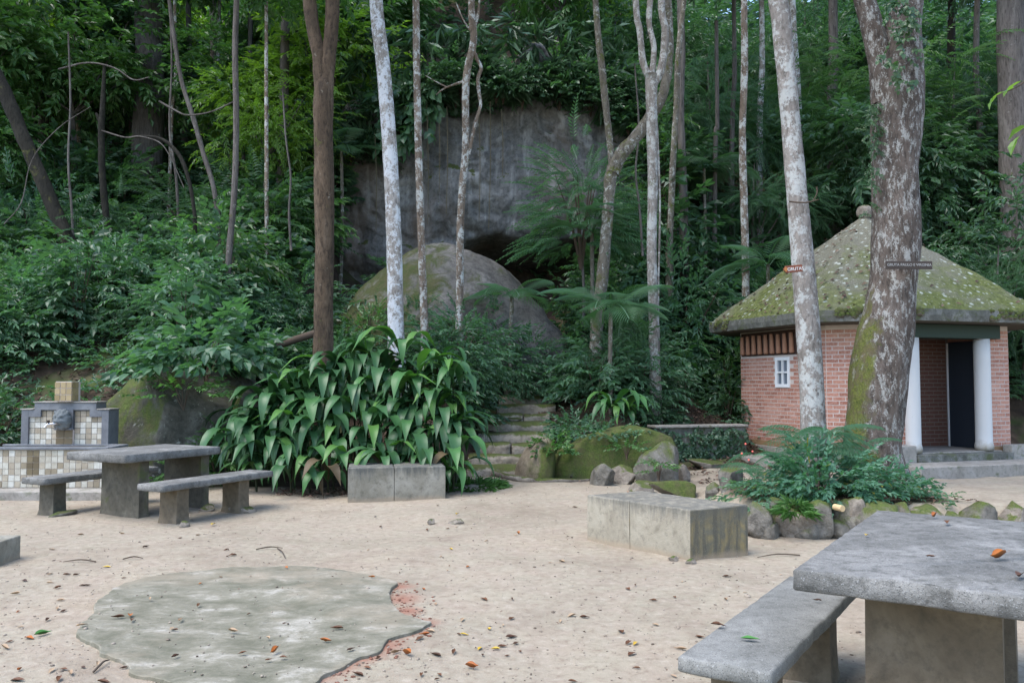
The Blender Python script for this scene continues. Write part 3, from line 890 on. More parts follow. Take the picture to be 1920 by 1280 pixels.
def add_rock(name, loc, size, seed, mat, label, cat='rock', rot=0.0, sub=4, rough=0.28, cut=5, group=None, parent=None, freq=1.3):
    V, F = rock_shape(size, seed, sub, rough, freq, cut)
    o = link(name, mesh_np(name, V, F, mat, None, True), parent, loc, (0.25 * math.sin(seed), 0.3 * math.cos(seed * 1.7), rot))
    if label:
        tag(o, label, cat, group)
    return o
def boulder():
    V, F = ICO[5]
    V = V.copy()
    z = V[:, 2].copy()
    p = np.hypot(V[:, 0], V[:, 1]) + 1e-6
    cone = np.where(z > 0, np.maximum(1 - z, 0) ** 0.56, 1.0)
    V[:, :2] *= (np.where(z > 0, cone, p) / p)[:, None]
    V = V * (1 + 0.16 * fbm(V * 1.4 + 4, 5, 44) + 0.05 * fbm(V * 5, 4, 47))[:, None]
    V = V * np.array([3.25, 2.4, 2.75])
    V[:, 0] += 0.10 * np.maximum(V[:, 2], 0)
    o = link('boulder', mesh_np('boulder', V, F, BOULDER, None, True), None, (-1.95, 20.6, 2.30))
    tag(o, 'huge rounded boulder with moss on one flank below the rock face', 'boulder')
boulder()
add_rock('bank_rock', (-5.35, 13.75, 0.55), (1.45, 1.0, 1.45), 19, LEFTROCK, 'large cracked mossy rock beside the tiled fountain', rot=0.3, cut=7, sub=5, rough=.40, freq=1.7)
add_rock('bank_rock', (-4.35, 14.0, 0.55), (1.0, 0.85, 1.2), 16, LEFTROCK, 'shadowed mossy rock between cracked rock and strap leaf clump', rot=1.3, cut=7, sub=5, rough=.40, freq=1.7)
# moss covered mound at the stair foot
def mound():
    V, F = rock_shape((1.32, 0.85, 0.80), 23, 5, 0.22, 1.1, 3)
    o = link('mossy_rock', mesh_np('mossy_rock', V, F, ROCK_MOSS, None, True), None, (1.92, 14.25, 0.0), (0, 0, -0.05))
    tag(o, 'long low rock wholly covered in green moss beside stairs', 'rock')
    V, F = rock_shape((0.42, 0.5, 0.66), 27, 4, 0.18, 1.1, 2)
    o = link('mossy_rock', mesh_np('mossy_rock', V, F, rock_mat('stair_side_rock', ((0.13, 0.105, 0.075), (0.22, 0.185, 0.135), (0.30, 0.26, 0.20)), 0.62, (0.6, -0.7, -0.1), 0.0), None, True), None, (0.50, 13.9, 0.02))
    tag(o, 'rounded rock half moss and half bare at foot of stairs', 'rock')
mound()
# loose rocks before the mound:  px, py of the foot, half sizes, seed
for (px, py, sx, sy, sz, sd_, m, lab) in (
    (1128, 908, .24, .24, .26, 31, ROCK, 'squat mossy rock at the end of the rock row nearest stairs'),
    (1172, 905, .22, .22, .24, 32, ROCK_BARE, 'leaning bare rock second along the rock row'),
    (1188, 890, .38, .25, .30, 33, ROCK_BARE, 'pale flat topped rock against the moss covered mound'),
    (1240, 905, .38, .30, .46, 34, ROCK, 'tall pointed mossy rock with small leaves on its face'),
    (1280, 898, .2, .18, .28, 35, ROCK_BARE, 'brown rock with ferny tuft beside the pointed rock'),
    (1203, 922, .26, .2, .13, 36, ROCK_BARE, 'flat pale stone low in front of the pointed rock'),
    (1275, 930, .38, .3, .16, 37, ROCK_MOSS, 'low bright green mossy stone behind the jointed block'),
    (1367, 945, .22, .2, .26, 38, ROCK, 'grey rounded stone behind the corner of the jointed block'),
    (1335, 940, .13, .13, .14, 39, ROCK, 'small dark mossy stone beside the grey rounded stone'),
    (1240, 868, .30, .2, .22, 40, ROCK, 'half hidden stone at the top of the rock row'),
    (1330, 880, .5, .25, .13, 41, ROCK_BARE, 'long flat stone lying on the path to hut'),
    (855, 984, .085, .06, .05, 42, ROCK_BARE, 'larger of two small stones half buried in sand'),
    (808, 984, .07, .05, .04, 43, ROCK_BARE, 'smaller of two small stones half buried in sand'),
    (1263, 1050, .055, .05, .035, 45, ROCK_BARE, 'pebble at the near corner of the jointed block'),
    (1297, 1055, .06, .05, .03, 46, ROCK_BARE, 'flat pebble under the yellow stained block face')):
    p = G(px, py)
    add_rock('stone' if sz < 0.2 else 'rock', (p.x, p.y, Hs(p.x, p.y) + sz * 0.30), (sx * 1.2, sy * 1.2, sz * 1.08), sd_, m, lab, 'stone' if sz < 0.2 else 'rock', random.uniform(0, 3), 4, 0.3, 13)
# stone border that holds the raised bed
border = thing('stone_border', 'curved row of mossy stones edging the planted bed by the trees', 'stone border', (4.6, 8.8, 0))
bst = [(1418, .20, .33), (1455, .17, .36), (1490, .22, .36), (1530, .20, .35), (1578, .25, .33), (1600, .15, .38), (1650, .24, .34), (1690, .16, .30), (1730, .22, .30), (1782, .14, .26), (1832, .26, .30), (1895, .24, .31), (1960, .28, .30), (2040, .3, .3)]
for k, (px, sx, top) in enumerate(bst):
    y = 8.85 + 0.10 * math.sin(k * 1.9) - 0.02 * k + (0.25 if k > 8 else 0)
    x = (px - 960) / FPX * y
    V, F = rock_shape((sx * 1.12, 0.24, top * 0.62), 60 + k, 3, 0.3, 1.3, 7)
    link('stone', mesh_np('stone', V, F, (ROCK, ROCK, ROCK_BARE)[k % 3], None, True), border, (x - 4.6, y - 8.8, top * 0.42), (0, 0, random.uniform(-.4, .4)))
for k, (px, top) in enumerate(((1440, .13), (1510, .14), (1560, .12), (1608, .12), (1650, .1))):    # small stones under the row
    y = 8.72
    V, F = rock_shape((0.16, 0.13, top), 90 + k, 3, 0.3, 1.3, 5)
    link('stone', mesh_np('stone', V, F, ROCK, None, True), border, ((px - 960) / FPX * y - 4.6, y - 8.8, 0.04))
cw = MB(); lathe(cw, [(0.032, 0), (0.032, 0.12)], 14)
o = cw.build('cut_branch', CUTWOOD, None, tuple(W(1580, 953, 8.50)), (-math.pi / 2, 0, 0.3)); tag(o, 'pale sawn branch end lodged between stones of bed edge', 'branch')

# ------------------------------------------------------------------ stone stairs
stairs = thing('stone_stairs', 'narrow mossy stone steps climbing towards the cave mouth', 'stairs', (0, 14, 0))
def step_stone(x0, x1, y0, y1, z0, z1, seed, name='step'):
    n1, n2 = 14, 5
    V, F = [], []
    mb = MB()
    rs = np.random.default_rng(seed)
    gx = np.linspace(0, 1, n1)
    # rounded slab: rows over the profile front-bottom, front-top, top, back
    prof = [(0.0, 0.0), (0.0, 0.7), (0.06, 0.95), (0.3, 1.0), (0.7, 1.0), (1.0, 0.97), (1.0, 0.0)]
    for (a, b) in prof:
        for t in gx:
            nn = fbm(np.array([[t * 3.1 + seed, a * 2.3, b * 2.0]]), 3, seed)[0]
            V.append((x0 + (x1 - x0) * t, y0 + (y1 - y0) * a + 0.07 * nn + 0.03 * math.sin(t * 5 + seed), z0 + (z1 - z0) * b + 0.028 * nn * b))
    m = len(prof)
    F = [(r * n1 + c, r * n1 + c + 1, (r + 1) * n1 + c + 1, (r + 1) * n1 + c) for r in range(m - 1) for c in range(n1 - 1)]
    ends = [[r * n1 for r in range(m)], [r * n1 + n1 - 1 for r in range(m - 1, -1, -1)]]
    mb.add(V, [np.array(F), np.array(ends)])
    return mb.build(name, STAIR, stairs, (0, -14, 0), None, True)
for k in range(11):
    y0 = 14.0 + 0.56 * k
    z0, z1 = 0.16 * k - 0.12, 0.16 * (k + 1) + random.uniform(-.012, .012)
    xl = -0.72 + 0.025 * k + random.uniform(-.12, .1) + (0.25 if k > 4 else 0)
    xr = 0.66 + 0.025 * k + random.uniform(-.05, .12) - (0.35 if k < 2 else 0)
    if k in (2, 5):
        xm = xl + (xr - xl) * random.uniform(.4, .6)
        step_stone(xl, xm - 0.012, y0, y0 + 0.6, z0, z1, 200 + k)
        step_stone(xm + 0.012, xr, y0 + 0.03, y0 + 0.6, z0, z1 - 0.02, 300 + k)
    else:
        step_stone(xl, xr, y0, y0 + 0.6, z0, z1, 200 + k)
V, F = rock_shape((0.24, 0.14, 0.06), 77, 3, 0.25, 1.3, 4)
st = W(965, 772, 16.7)
tag(link('stone', mesh_np('stone', V, F, ROCK_BARE, None, True), None, (st.x, 16.75, 0.83)), 'loose grey stone lying on the middle of the steps', 'stone')
mb = MB()
tube(mb, [G(880, 868, .12), G(930, 888, .06), G(985, 900, .03), G(1050, 901, .02), G(1110, 900, .0)], [.07, .06, .05, .035, .02], 8, 5, .3, 3, 6)
tag(mb.build('tree_root', ROCK_BARE, None, None, None, True), 'grey exposed root crossing the ground before the steps', 'root')

# ------------------------------------------------------------------ concrete disc in the sand
OUT = [(147,1190),(155,1170),(175,1150),(180,1130),(195,1118),(215,1100),(260,1085),(330,1072),(420,1065),(520,1061),(600,1064),(700,1078),(745,1090),(735,1103),(730,1118),(740,1135),(755,1148),(790,1160),(808,1166),(780,1185),(730,1200),(705,1222),(670,1232),(640,1248),(605,1262),(590,1275),(560,1278),(480,1283),(400,1282),(330,1275),(300,1268),(245,1255),(240,1240),(215,1230),(190,1222),(178,1207),(160,1198)]
def disc():
    pts = [G(px, py, 0.03) for px, py in OUT]
    P = np.array([(p.x, p.y) for p in pts])
    Q = catmull(list(P) + [P[0]], 12)[:-1]
    c = P.mean(0)
    n = len(Q)
    d = Q - c
    nn = fbm(np.stack([Q[:, 0] * 7, Q[:, 1] * 7, Q[:, 0] * 0], 1), 3, 6)
    Q = c + d * (1 + 0.022 * nn + 0.010 * fbm(np.stack([Q[:, 0] * 24, Q[:, 1] * 24, Q[:, 0] * 0], 1), 3, 16))[:, None]
    V, F = [], []
    rings = [1.0, 0.992, 0.975, 0.95, 0.92, 0.88, 0.83, 0.77, 0.7, 0.6, 0.5, 0.4, 0.3, 0.12]
    base = terrain(Q[:, 0], Q[:, 1])
    for q in range(n):
        V.append((*(c + (Q[q] - c) * 1.004), base[q] - 0.05))
    for s in rings:
        qq = c + (Q - c) * s
        zz = 0.022 + 0.007 * fbm(np.stack([qq[:, 0] * 2, qq[:, 1] * 2, qq[:, 0] * 0], 1), 3, 9) - (0.003 if s == 1.0 else 0) + (0.006 * fbm(np.stack([qq[:, 0] * 14, qq[:, 1] * 14, qq[:, 0] * 0], 1), 3, 19) if s > .9 else 0)
        zz = zz + terrain(qq[:, 0], qq[:, 1])
        V += [(qq[q][0], qq[q][1], zz[q]) for q in range(n)]
    R_ = len(rings) + 1
    for r in range(R_ - 1):
        F += [(r * n + q, r * n + (q + 1) % n, (r + 1) * n + (q + 1) % n, (r + 1) * n + q) for q in range(n)]
    mb = MB()
    mb.add(V, [np.array(F), np.array([[(R_ - 1) * n + q for q in range(n)]])])
    o = mb.build('concrete_slab', DISC, None, None, None, False)
    tag(o, 'broad round slab of broken greenish concrete set in sand', 'slab')
    g = MB()                                            # crumbled red bedding along its broken edge
    V0, F0 = ICO[1]
    rs = np.random.default_rng(5)
    for (px, py, ex, m) in ((745, 1102, 20, 60), (752, 1125, 22, 70), (770, 1146, 18, 30), (755, 1188, 25, 50), (795, 1172, 22, 40), (690, 1226, 30, 50), (620, 1262, 30, 40), (720, 1215, 30, 40), (300, 1275, 40, 15)):
        for _ in range(m // 2):
            p = G(px + rs.normal() * ex, py + rs.normal() * 9 + 5, 0.0)
            s = rs.uniform(.004, .012)
            g.add(V0 * np.array([s * rs.uniform(.8, 1.6), s * rs.uniform(.8, 1.4), s * 0.7]) + np.array([p.x, p.y, Hs(p.x, p.y) + s * 0.3]), F0)
    o = g.build('gravel', PEBBLE, None, None, None, False, 0, 'stuff')
    tag(o, 'reddish crumbled gravel along the broken edge of the round slab', kind='stuff')
disc()

# ------------------------------------------------------------------ concrete tables, benches, blocks
def slab_mesh(L, Wd, T, seed, mat):
    """weathered slab, top at z=0, chipped edges"""
    nx_, ny_ = max(8, int(L / 0.045)), max(6, int(Wd / 0.045))
    V, F = [], []
    def ring(inset, z):
        pts = []
        hx, hy = L / 2 - inset, Wd / 2 - inset
        for t in np.linspace(-hx, hx, nx_, endpoint=False): pts.append((t, -hy, z))
        for t in np.linspace(-hy, hy, ny_, endpoint=False): pts.append((hx, t, z))
        for t in np.linspace(hx, -hx, nx_, endpoint=False): pts.append((t, hy, z))
        for t in np.linspace(hy, -hy, ny_, endpoint=False): pts.append((-hx, t, z))
        return pts
    prof = [(0.008, -T), (0.0, -T + 0.008), (0.0, -T * 0.5), (0.001, -0.009), (0.006, -0.0018), (0.014, 0.0)]
    for ins, z in prof: V += ring(ins, z)
    n = len(V) // len(prof)
    V = np.array(V)
    nn = fbm(V * 9 + seed * 3.3, 4, seed)
    nb = fbm(V * 28 + seed, 2, seed + 3)
    cx = V[:, :2] / (np.linalg.norm(V[:, :2], axis=1)[:, None] + 1e-6)
    edge = (np.arange(len(V)) < n * 5)
    V[:, :2] -= cx * (np.maximum(nn, -0.1) * 0.016 + nb * 0.006)[:, None] * edge[:, None]
    V[:, 2] += 0.004 * nn
    for r in range(len(prof) - 1):
        F += [(r * n + q, r * n + (q + 1) % n, (r + 1) * n + (q + 1) % n, (r + 1) * n + q) for q in range(n)]
    m = len(prof) - 1
    mb = MB()
    mb.add(V, [np.array(F), np.array([list(range(n - 1, -1, -1)), [m * n + q for q in range(n)]])])
    return mb.mesh('slab', mat, True)
def pillar_mesh(sx, sy, h, seed, mat, flare=0.015):
    mb = MB()
    prof = [(-0.12, flare * 2), (0.0, flare), (0.06, 0.004), (h * 0.5, 0.0), (h, 0.0)]
    m = 10
    V = []
    for z, e in prof:
        hx, hy = sx / 2 + e, sy / 2 + e
        for (a, b), (c_, d_) in (((-hx, -hy), (hx, -hy)), ((hx, -hy), (hx, hy)), ((hx, hy), (-hx, hy)), ((-hx, hy), (-hx, -hy))):
            for t in np.linspace(0, 1, m, endpoint=False):
                V.append((a + (c_ - a) * t, b + (d_ - b) * t, z))
    V = np.array(V)
    V += 0.006 * np.stack([fbm(V * 8 + seed, 3, seed), fbm(V * 8 + 5 + seed, 3, seed + 1), 0 * V[:, 0]], 1)
    n = 4 * m
    F = [(r * n + q, r * n + (q + 1) % n, (r + 1) * n + (q + 1) % n, (r + 1) * n + q) for r in range(len(prof) - 1) for q in range(n)]
    mb.add(V, [np.array(F), np.array([[(len(prof) - 1) * n + q for q in range(n)]])])
    return mb.mesh('pillar', mat)
def table(label, c, ang, L, Wd, top, T, legs, lsz, lmat, seed):
    t = thing('picnic_table', label, 'table', (c[0], c[1], 0), ang)
    link('tabletop', slab_mesh(L, Wd, T, seed, SLAB), t, (0, 0, top))
    for k, lx in enumerate(legs):
        link('leg', pillar_mesh(lsz[0], lsz[1], top - T, seed + k, lmat), t, (lx, 0, 0))
    return t
def bench(label, c, ang, L, Wd, top, T, legs, lsz, lmat, seed, smat=BENCHTOP, z=0.0):
    t = thing('bench', label, 'bench', (c[0], c[1], z), ang)
    link('seat', slab_mesh(L, Wd, T, seed, smat), t, (0, 0, top))
    for k, lx in enumerate(legs):
        link('leg', pillar_mesh(lsz[0], lsz[1], top - T, seed + k, lmat), t, (lx, 0, 0))
    return t
FA = math.atan2(0.893, 0.45)
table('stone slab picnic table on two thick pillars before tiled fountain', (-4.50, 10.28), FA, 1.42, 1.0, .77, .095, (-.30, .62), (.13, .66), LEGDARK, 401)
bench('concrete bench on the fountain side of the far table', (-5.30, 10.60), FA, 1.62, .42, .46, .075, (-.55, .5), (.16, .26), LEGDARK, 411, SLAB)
bench('concrete bench between the far table and the strap leaf clump', (-3.62, 10.02), FA, 1.72, .40, .46, .075, (-.52, .42), (.17, .27), LEG, 421, SLAB)
NA = math.atan2(0.835, 0.55)
Ln, Wn = np.array((0.55, 0.835)), np.array((0.835, -0.55))
A = np.array((1.18, 3.50))
tc = A + Ln * 0.95 + Wn * 0.46
table('large weathered stone table with dead leaves on top closest to camera', tc, NA, 1.9, .94, .82, .088, (-.52, .5), (.13, .52), LEG, 431)
bc = np.array((.69, 3.515)) + Ln * 0.86 + Wn * 0.19
bench('smooth concrete bench with one green leaf beside the near table', bc, NA, 1.72, .385, .46, .066, (-.55, .5), (.17, .26), LEG, 441)
for (px, py, sx, sy, lab, sd_) in ((455, 958, .17, .13, 'flat round stone at the foot of bench by strap leaf clump', 51), (345, 986, .07, .06, 'small broken stone against bench leg nearest the sand slab', 52), (388, 955, .12, .10, 'thin stone pad beneath the far table', 53), (112, 967, .2, .14, 'dark stone footing under the bench on fountain side', 54)):
    p = G(px, py)
    add_rock('stone', (p.x, p.y, 0.015), (sx, sy, 0.05), sd_, ROCK_BARE if sd_ != 54 else ROCK, lab, 'stone', 0.4, 3, 0.2, 3)
def block(label, P, h, mat, joint, seed, z=0.0):
    """concrete block from its four ground corners (near, left..), with a joint groove"""
    t = thing('concrete_block', label, 'block', (P[0][0], P[0][1], z))
    P = [np.array(p) - np.array(P[0]) for p in P]
    a, b, c, d = P                                       # a->b is the jointed long side
    def piece(t0, t1, s):
        q = [a + (b - a) * t0, a + (b - a) * t1, d + (c - d) * t1, d + (c - d) * t0]
        n = 12
        V = []
        prof = [(-0.10, -0.004), (0.0, 0.0), (h * .5, 0.0), (h - .012, 0.0), (h - 0.003, .006), (h, .02)]
        cen = sum(q) / 4
        for zz, ins in prof:
            for i in range(4):
                for u in np.linspace(0, 1, n, endpoint=False):
                    p = q[i] + (q[(i + 1) % 4] - q[i]) * u
                    dd = cen - p
                    p = p + dd / (np.linalg.norm(dd) + 1e-6) * ins
                    V.append((p[0], p[1], zz))
        V = np.array(V)
        V[:, :2] += 0.006 * np.stack([fbm(V * 7 + s, 3, s), fbm(V * 7 + s + 9, 3, s + 1)], 1)
        V[:, 2] += 0.004 * fbm(V * 9, 3, s)
        m = 4 * n
        F = [(r * m + k, r * m + (k + 1) % m, (r + 1) * m + (k + 1) % m, (r + 1) * m + k) for r in range(len(prof) - 1) for k in range(m)]
        mb = MB()
        mb.add(V, [np.array(F), np.array([[(len(prof) - 1) * m + k for k in range(m)]])])
        mb.build('block_half', mat, t)
    piece(0, joint - 0.0035, seed)
    piece(joint + 0.0035, 1, seed + 5)
    return t
n_, l_, r_ = np.array((1.597, 7.51)), np.array((.765, 8.50)), np.array((2.20, 7.82))
block('long jointed concrete block with yellow stained end in the clearing', [n_, l_, l_ + r_ - n_, r_], .452, BLOCK, 0.56, 501)
b0, b1 = G(652, 941), G(835, 936)
dn = np.array((b1.y - b0.y, -(b1.x - b0.x))); dn = -dn / np.linalg.norm(dn) * 0.72
b0, b1 = np.array((b0.x, b0.y)), np.array((b1.x, b1.y))
block('grey stained concrete block in front of the strap leaf clump', [b0, b1, b1 + dn, b0 + dn + np.array((.02, 0))], .45, BLOCKDARK, 0.47, 521)
e0 = G(17, 1066)
t = thing('concrete_block', 'low concrete block end at the left edge of the sand', 'block', (e0.x - .13, e0.y, 0), 0.02)
mb = MB(); box(mb, -1.3, 0, 0, .4, -.1, .215); mb.build('block_half', BLOCKDARK, t, None, None, False, .012)

# ------------------------------------------------------------------ tiled fountain
fo = thing('fountain', 'tiled wall fountain with carved lion head spout and basin', 'fountain', (-6.60, 12.0, 0.0))
S = 0.0838
def tiles(parent, spots, w_, h_, mats=None, axis='y'):
    me = {}
    for key, m in (('t', TILE), ('o', TILE_OCHRE), ('d', TILE_DARK)):
        mb = MB(); box(mb, -w_ / 2, w_ / 2, -.006, .006, -h_ / 2, h_ / 2)
        me[key] = mb.mesh('tile', m)
    for (x, y, z, key) in spots:
        o = link('tile', me[key], parent, (x + random.uniform(-.001, .001), y, z), (random.uniform(-.012, .012), 0, (math.pi / 2 if axis == 'x' else 0) + random.uniform(-.01, .01)))
# back wall: stepped grey stone border, tiles set in
bw = MB()
yb, yf = 0.62, 0.30
ZL = 0.66
box(bw, -.645, -.54, yf, yb, ZL, 1.18); box(bw, .54, .645, yf, yb, ZL, 1.18)
box(bw, -.54, -.36, yf, yb, 1.075, 1.18); box(bw, .36, .54, yf, yb, 1.075, 1.18)
box(bw, -.455, .455, yf + .003, yb - .003, 1.18, 1.285)
box(bw, -.54, .54, yf + .05, yb - .002, ZL, 1.18)
o = bw.build('back_wall', GREYSTONE, fo, None, None, False, .004)
sp = []
for r in range(6):
    z = ZL + 0.045 + S * r
    for c_ in range(13):
        x = -.505 + S * c_ + 0.002
        if abs(x) < 0.13 or z > 1.06 and abs(x) > .34:
            continue
        sp.append((x, yf + .042, z, 't'))
tiles(o, sp, S - .007, S - .007)
cp = MB(); box(cp, -.47, .47, yf - .012, yb + .01, 1.288, 1.305); box(cp, -.66, -.47, yf - .012, yb + .01, 1.183, 1.2); box(cp, .47, .66, yf - .012, yb + .01, 1.183, 1.2)
cp.build('coping', PALECON, fo, None, None, False, .003)
pd = MB(); box(pd, -.115, .115, yf - .06, yf + .2, 1.306, 1.60)
o = pd.build('pedestal', MORTAR, fo)
tiles(o, [(-.085 + .085 * i, yf - .064, 1.36 + .094 * j, 'o') for i in range(3) for j in range(3)], .074, .082)
tiles(o, [(.119, yf + .0 + .085 * i, 1.36 + .094 * j, 'o') for i in range(2) for j in range(3)], .08, .088, axis='x')
nb_ = MB(); prism(nb_, [(-.125, yf), (.125, yf), (.125, yf - .012), (-.125, yf - .012)], .90, 1.19); prism(nb_, [(-.135, yf - .012), (.135, yf - .012), (.13, yf - .07), (-.13, yf - .07)], .89, .915)
nb_.build('niche', GREYSTONE, fo, None, None, False, .004)
kb = MB(); box(kb, -.125, .125, yf - .0, yf + .04, ZL, .89); o = kb.build('niche_base', MORTAR, fo)
tiles(o, [(-.062 + .124 * i, yf - .006, .718 + .112 * j, 'd') for i in range(2) for j in range(2)], .117, .104)
def lion():
    V, F = ICO[4]
    V = V * np.array([.125, .10, .145])
    d = V / np.linalg.norm(V, axis=1)[:, None]
    ang_ = np.arctan2(d[:, 0], d[:, 2])
    rim = np.clip(np.hypot(V[:, 0] / .125, V[:, 2] / .145), 0, 1.2)
    # mane: radial tufts; face: brow, eye hollows, muzzle, open mouth
    V[:, [0, 2]] *= (1 + 0.14 * sstep(.55, 1.0, rim) * np.abs(np.sin(ang_ * 6 + 3 * rim)))[:, None]
    front = V[:, 1] < 0
    x, z = V[:, 0], V[:, 2]
    def g(cx, cz, s): return np.exp(-((x - cx) ** 2 + (z - cz) ** 2) / (2 * s * s))
    dy = -.055 * g(0, -.025, .032) - .03 * g(.032, -.035, .022) - .03 * g(-.032, -.035, .022) + .035 * g(.042, .03, .016) + .035 * g(-.042, .03, .016) - .035 * g(0, .03, .014) - .028 * g(.045, .058, .018) - .028 * g(-.045, .058, .018) + .05 * g(0, -.07, .02) - .025 * g(0, -.105, .02)
    dy += .012 * np.sin(ang_ * 14) * sstep(.5, .9, rim)
    V[:, 1] += np.where(front, dy, 0)
    lo = link('lion_head', mesh_np('lion_head', V, F, LIONSTONE, None, True), fo, (0, yf - .075, 1.04), (0, 0, -.08))
    for sx in (-1, 1):
        E, EF = ICO[2]
        link('ear', mesh_np('ear', E * np.array([.028, .02, .034]), EF, LIONSTONE, None, True), lo, (sx * .088, -.02, .105), (0, sx * .5, 0))
lion()
tp = MB()
tube(tp, [(0, yf - .15, 1.0), (-.03, yf - .21, .992), (-.11, yf - .25, .985), (-.15, yf - .26, .945)], [.013, .013, .012, .011], 10, 4)
tapo = tp.build('tap', CHROME, fo, None, None, True)
hd = MB(); box(hd, -.12, -.09, yf - .262, yf - .238, .998, 1.03); box(hd, -.13, -.08, yf - .256, yf - .244, 1.03, 1.042); hd.build('handle', DARKWOOD, tapo, None, None, False, .003)
# basin with tiled front, grey rim, stepped base
bs = MB()
bx0, bx1, by0, by1 = -1.30, .92, -.30, .30
box(bs, bx0, bx1, by0, by0 + .09, .12, .645); box(bs, bx0, bx0 + .09, by0 + .09, by1, .12, .645); box(bs, bx1 - .09, bx1, by0 + .09, by1, .12, .645); box(bs, bx0 + .09, bx1 - .09, by0 + .09, by1, .12, .42)
ba = bs.build('basin', MORTAR, fo)
sp = []
w_t = (bx1 - bx0) / 26
for r in range(6):
    for c_ in range(26):
        sp.append((bx0 + w_t * (c_ + .5), by0 - .004, .165 + .0865 * r, 'd' if c_ in (13, 14) and r > 1 else 't'))
tiles(ba, sp, w_t - .007, .0795)
sp = [(bx1 + .004, by0 + .05 + .085 * c_, .165 + .0865 * r, 't') for r in range(6) for c_ in range(7)]
tiles(ba, sp, .078, .0795, axis='x')
rm = MB()
for (x0, x1, y0, y1) in ((bx0 - .03, bx1 + .03, by0 - .035, by0 + .10), (bx0 - .03, bx0 + .10, by0 + .101, by1), (bx1 - .10, bx1 + .03, by0 + .101, by1)):
    box(rm, x0, x1, y0, y1, .648, .68)
box(rm, -.9, .9, by1 - .02, yf + .055, .648, .678)
rm.build('rim', GREYSTONE, fo, None, None, False, .006)
pl = MB(); box(pl, -1.9, 1.15, -.72, .6, -.12, .115)
pl.build('base_slab', PALECON, fo, None, None, False, .012)

# ------------------------------------------------------------------ brick hut
HU, HV = np.array((.951, .309)), np.array((-.309, .951))
HC = np.array((7.27, 16.98))
HANG = math.atan2(.309, .951)
hut = thing('brick_hut', 'small brick hut under a mossy pyramid roof with white columns', 'hut', (HC[0], HC[1], 0), HANG)
# in the hut's own axes: x along its front, y to its back, origin at its centre
a_, e_ = 2.10, .75
FLOOR, EAVE, WTOP = .34, 2.84, 2.62
def brick_run(p, q, z0, z1, out, skip=None, bl=.215, bh=.0757, off=0):
    """spots of bricks laid in stretcher bond from p to q"""
    p, q = np.array(p), np.array(q)
    L = np.linalg.norm(q - p)
    d = (q - p) / L
    spots = []
    rows = int((z1 - z0) / bh)
    nb = max(1, round(L / bl))
    step = L / nb
    for r in range(rows):
        z = z0 + bh * (r + .5)
        sh = 0 if r % 2 == 0 else .5
        edges = [0.0] + [step * (k + sh) for k in range(0 if sh else 1, nb)] + [L]
        for s0, s1 in zip(edges[:-1], edges[1:]):
            if s1 - s0 < .03:
                continue
            s = (s0 + s1) / 2
            if skip and skip(s, z):
                continue
            c_ = p + d * s
            spots.append((c_[0], c_[1], z, math.atan2(d[1], d[0]), s1 - s0 - .015))
    return spots
WT = .22
V0w, V1w, V2w, V3w = (-a_, a_ - e_), (-a_, -a_ + e_), (-a_ + e_, -a_), (a_ - e_, -a_)
V4w, V5w, V6w, V7w = (a_, -a_ + e_), (a_, a_ - e_), (a_ - e_, a_), (-a_ + e_, a_)
def wall_seg(p, q, z0, z1, holes=(), name='wall', mat=MORTAR, t=WT):
    """wall core from p to q (outer face), inward thickness t, with rectangular holes (s0,s1,z0,z1)"""
    p, q = np.array(p), np.array(q)
    L = np.linalg.norm(q - p)
    mb = MB()
    xs_ = sorted({0, L, *[h[0] for h in holes], *[h[1] for h in holes]})
    for x0, x1 in zip(xs_[:-1], xs_[1:]):
        hs = [h for h in holes if h[0] <= x0 + 1e-6 and h[1] >= x1 - 1e-6]
        zr = [(z0, z1)]
        for h in hs:
            zr = [(z0, h[2]), (h[3], z1)]
        for za, zb in zr:
            box(mb, x0, x1, 0, t, za, zb)
    return mb.build(name, mat, hut, (p[0], p[1], 0), (0, 0, math.atan2(q[1] - p[1], q[0] - p[0])))
PX0, PX1 = -1.02, .92                                     # porch opening along the front
WIN = (1.24, 1.62, 1.52, 2.04)                            # window hole along the side wall: measured from its far end
z_b = .42
walls = {}
walls['side'] = wall_seg(V0w, V1w, z_b, WTOP, [WIN])
walls['chamfer'] = wall_seg(V1w, V2w, z_b, WTOP)
walls['frontl'] = wall_seg(V2w, (PX0, -a_), z_b, WTOP)
walls['frontr'] = wall_seg((PX1, -a_), V3w, z_b, WTOP)
walls['cr'] = wall_seg(V3w, V4w, z_b, WTOP)
walls['right'] = wall_seg(V4w, V5w, z_b, WTOP)
walls['cb'] = wall_seg(V5w, V6w, z_b, WTOP)
walls['back'] = wall_seg(V6w, V7w, z_b, WTOP)
walls['cl'] = wall_seg(V7w, V0w, z_b, WTOP)
PY = -1.12                                           # porch back wall
walls['porch'] = wall_seg((PX0 - .2, PY), (PX1 + .2, PY), FLOOR, WTOP, (), 'wall', simple('porch_shade_mortar', (0.17, 0.14, 0.12), 0.95, 0.4, 9))  # mortar copy with the porch shade put into its colour
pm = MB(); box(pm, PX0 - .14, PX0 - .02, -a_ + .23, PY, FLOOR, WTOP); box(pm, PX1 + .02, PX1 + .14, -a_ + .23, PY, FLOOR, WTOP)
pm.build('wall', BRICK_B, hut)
runs = []
Ls = a_ * 2 - 2 * e_
runs += [(s, 'side') for s in brick_run(V0w, V1w, z_b, WTOP - .02, 0, lambda s, z: (WIN[0] - .06 < s < WIN[1] + .06 and WIN[2] - .03 < z < WIN[3] + .03) or (z > 2.10 and s < 1.95))]
runs += [(s, 'chamfer') for s in brick_run(V1w, V2w, z_b, WTOP - .02, 0)]
runs += [(s, 'frontr') for s in brick_run((PX1, -a_), V3w, z_b, WTOP - .02, 0)]
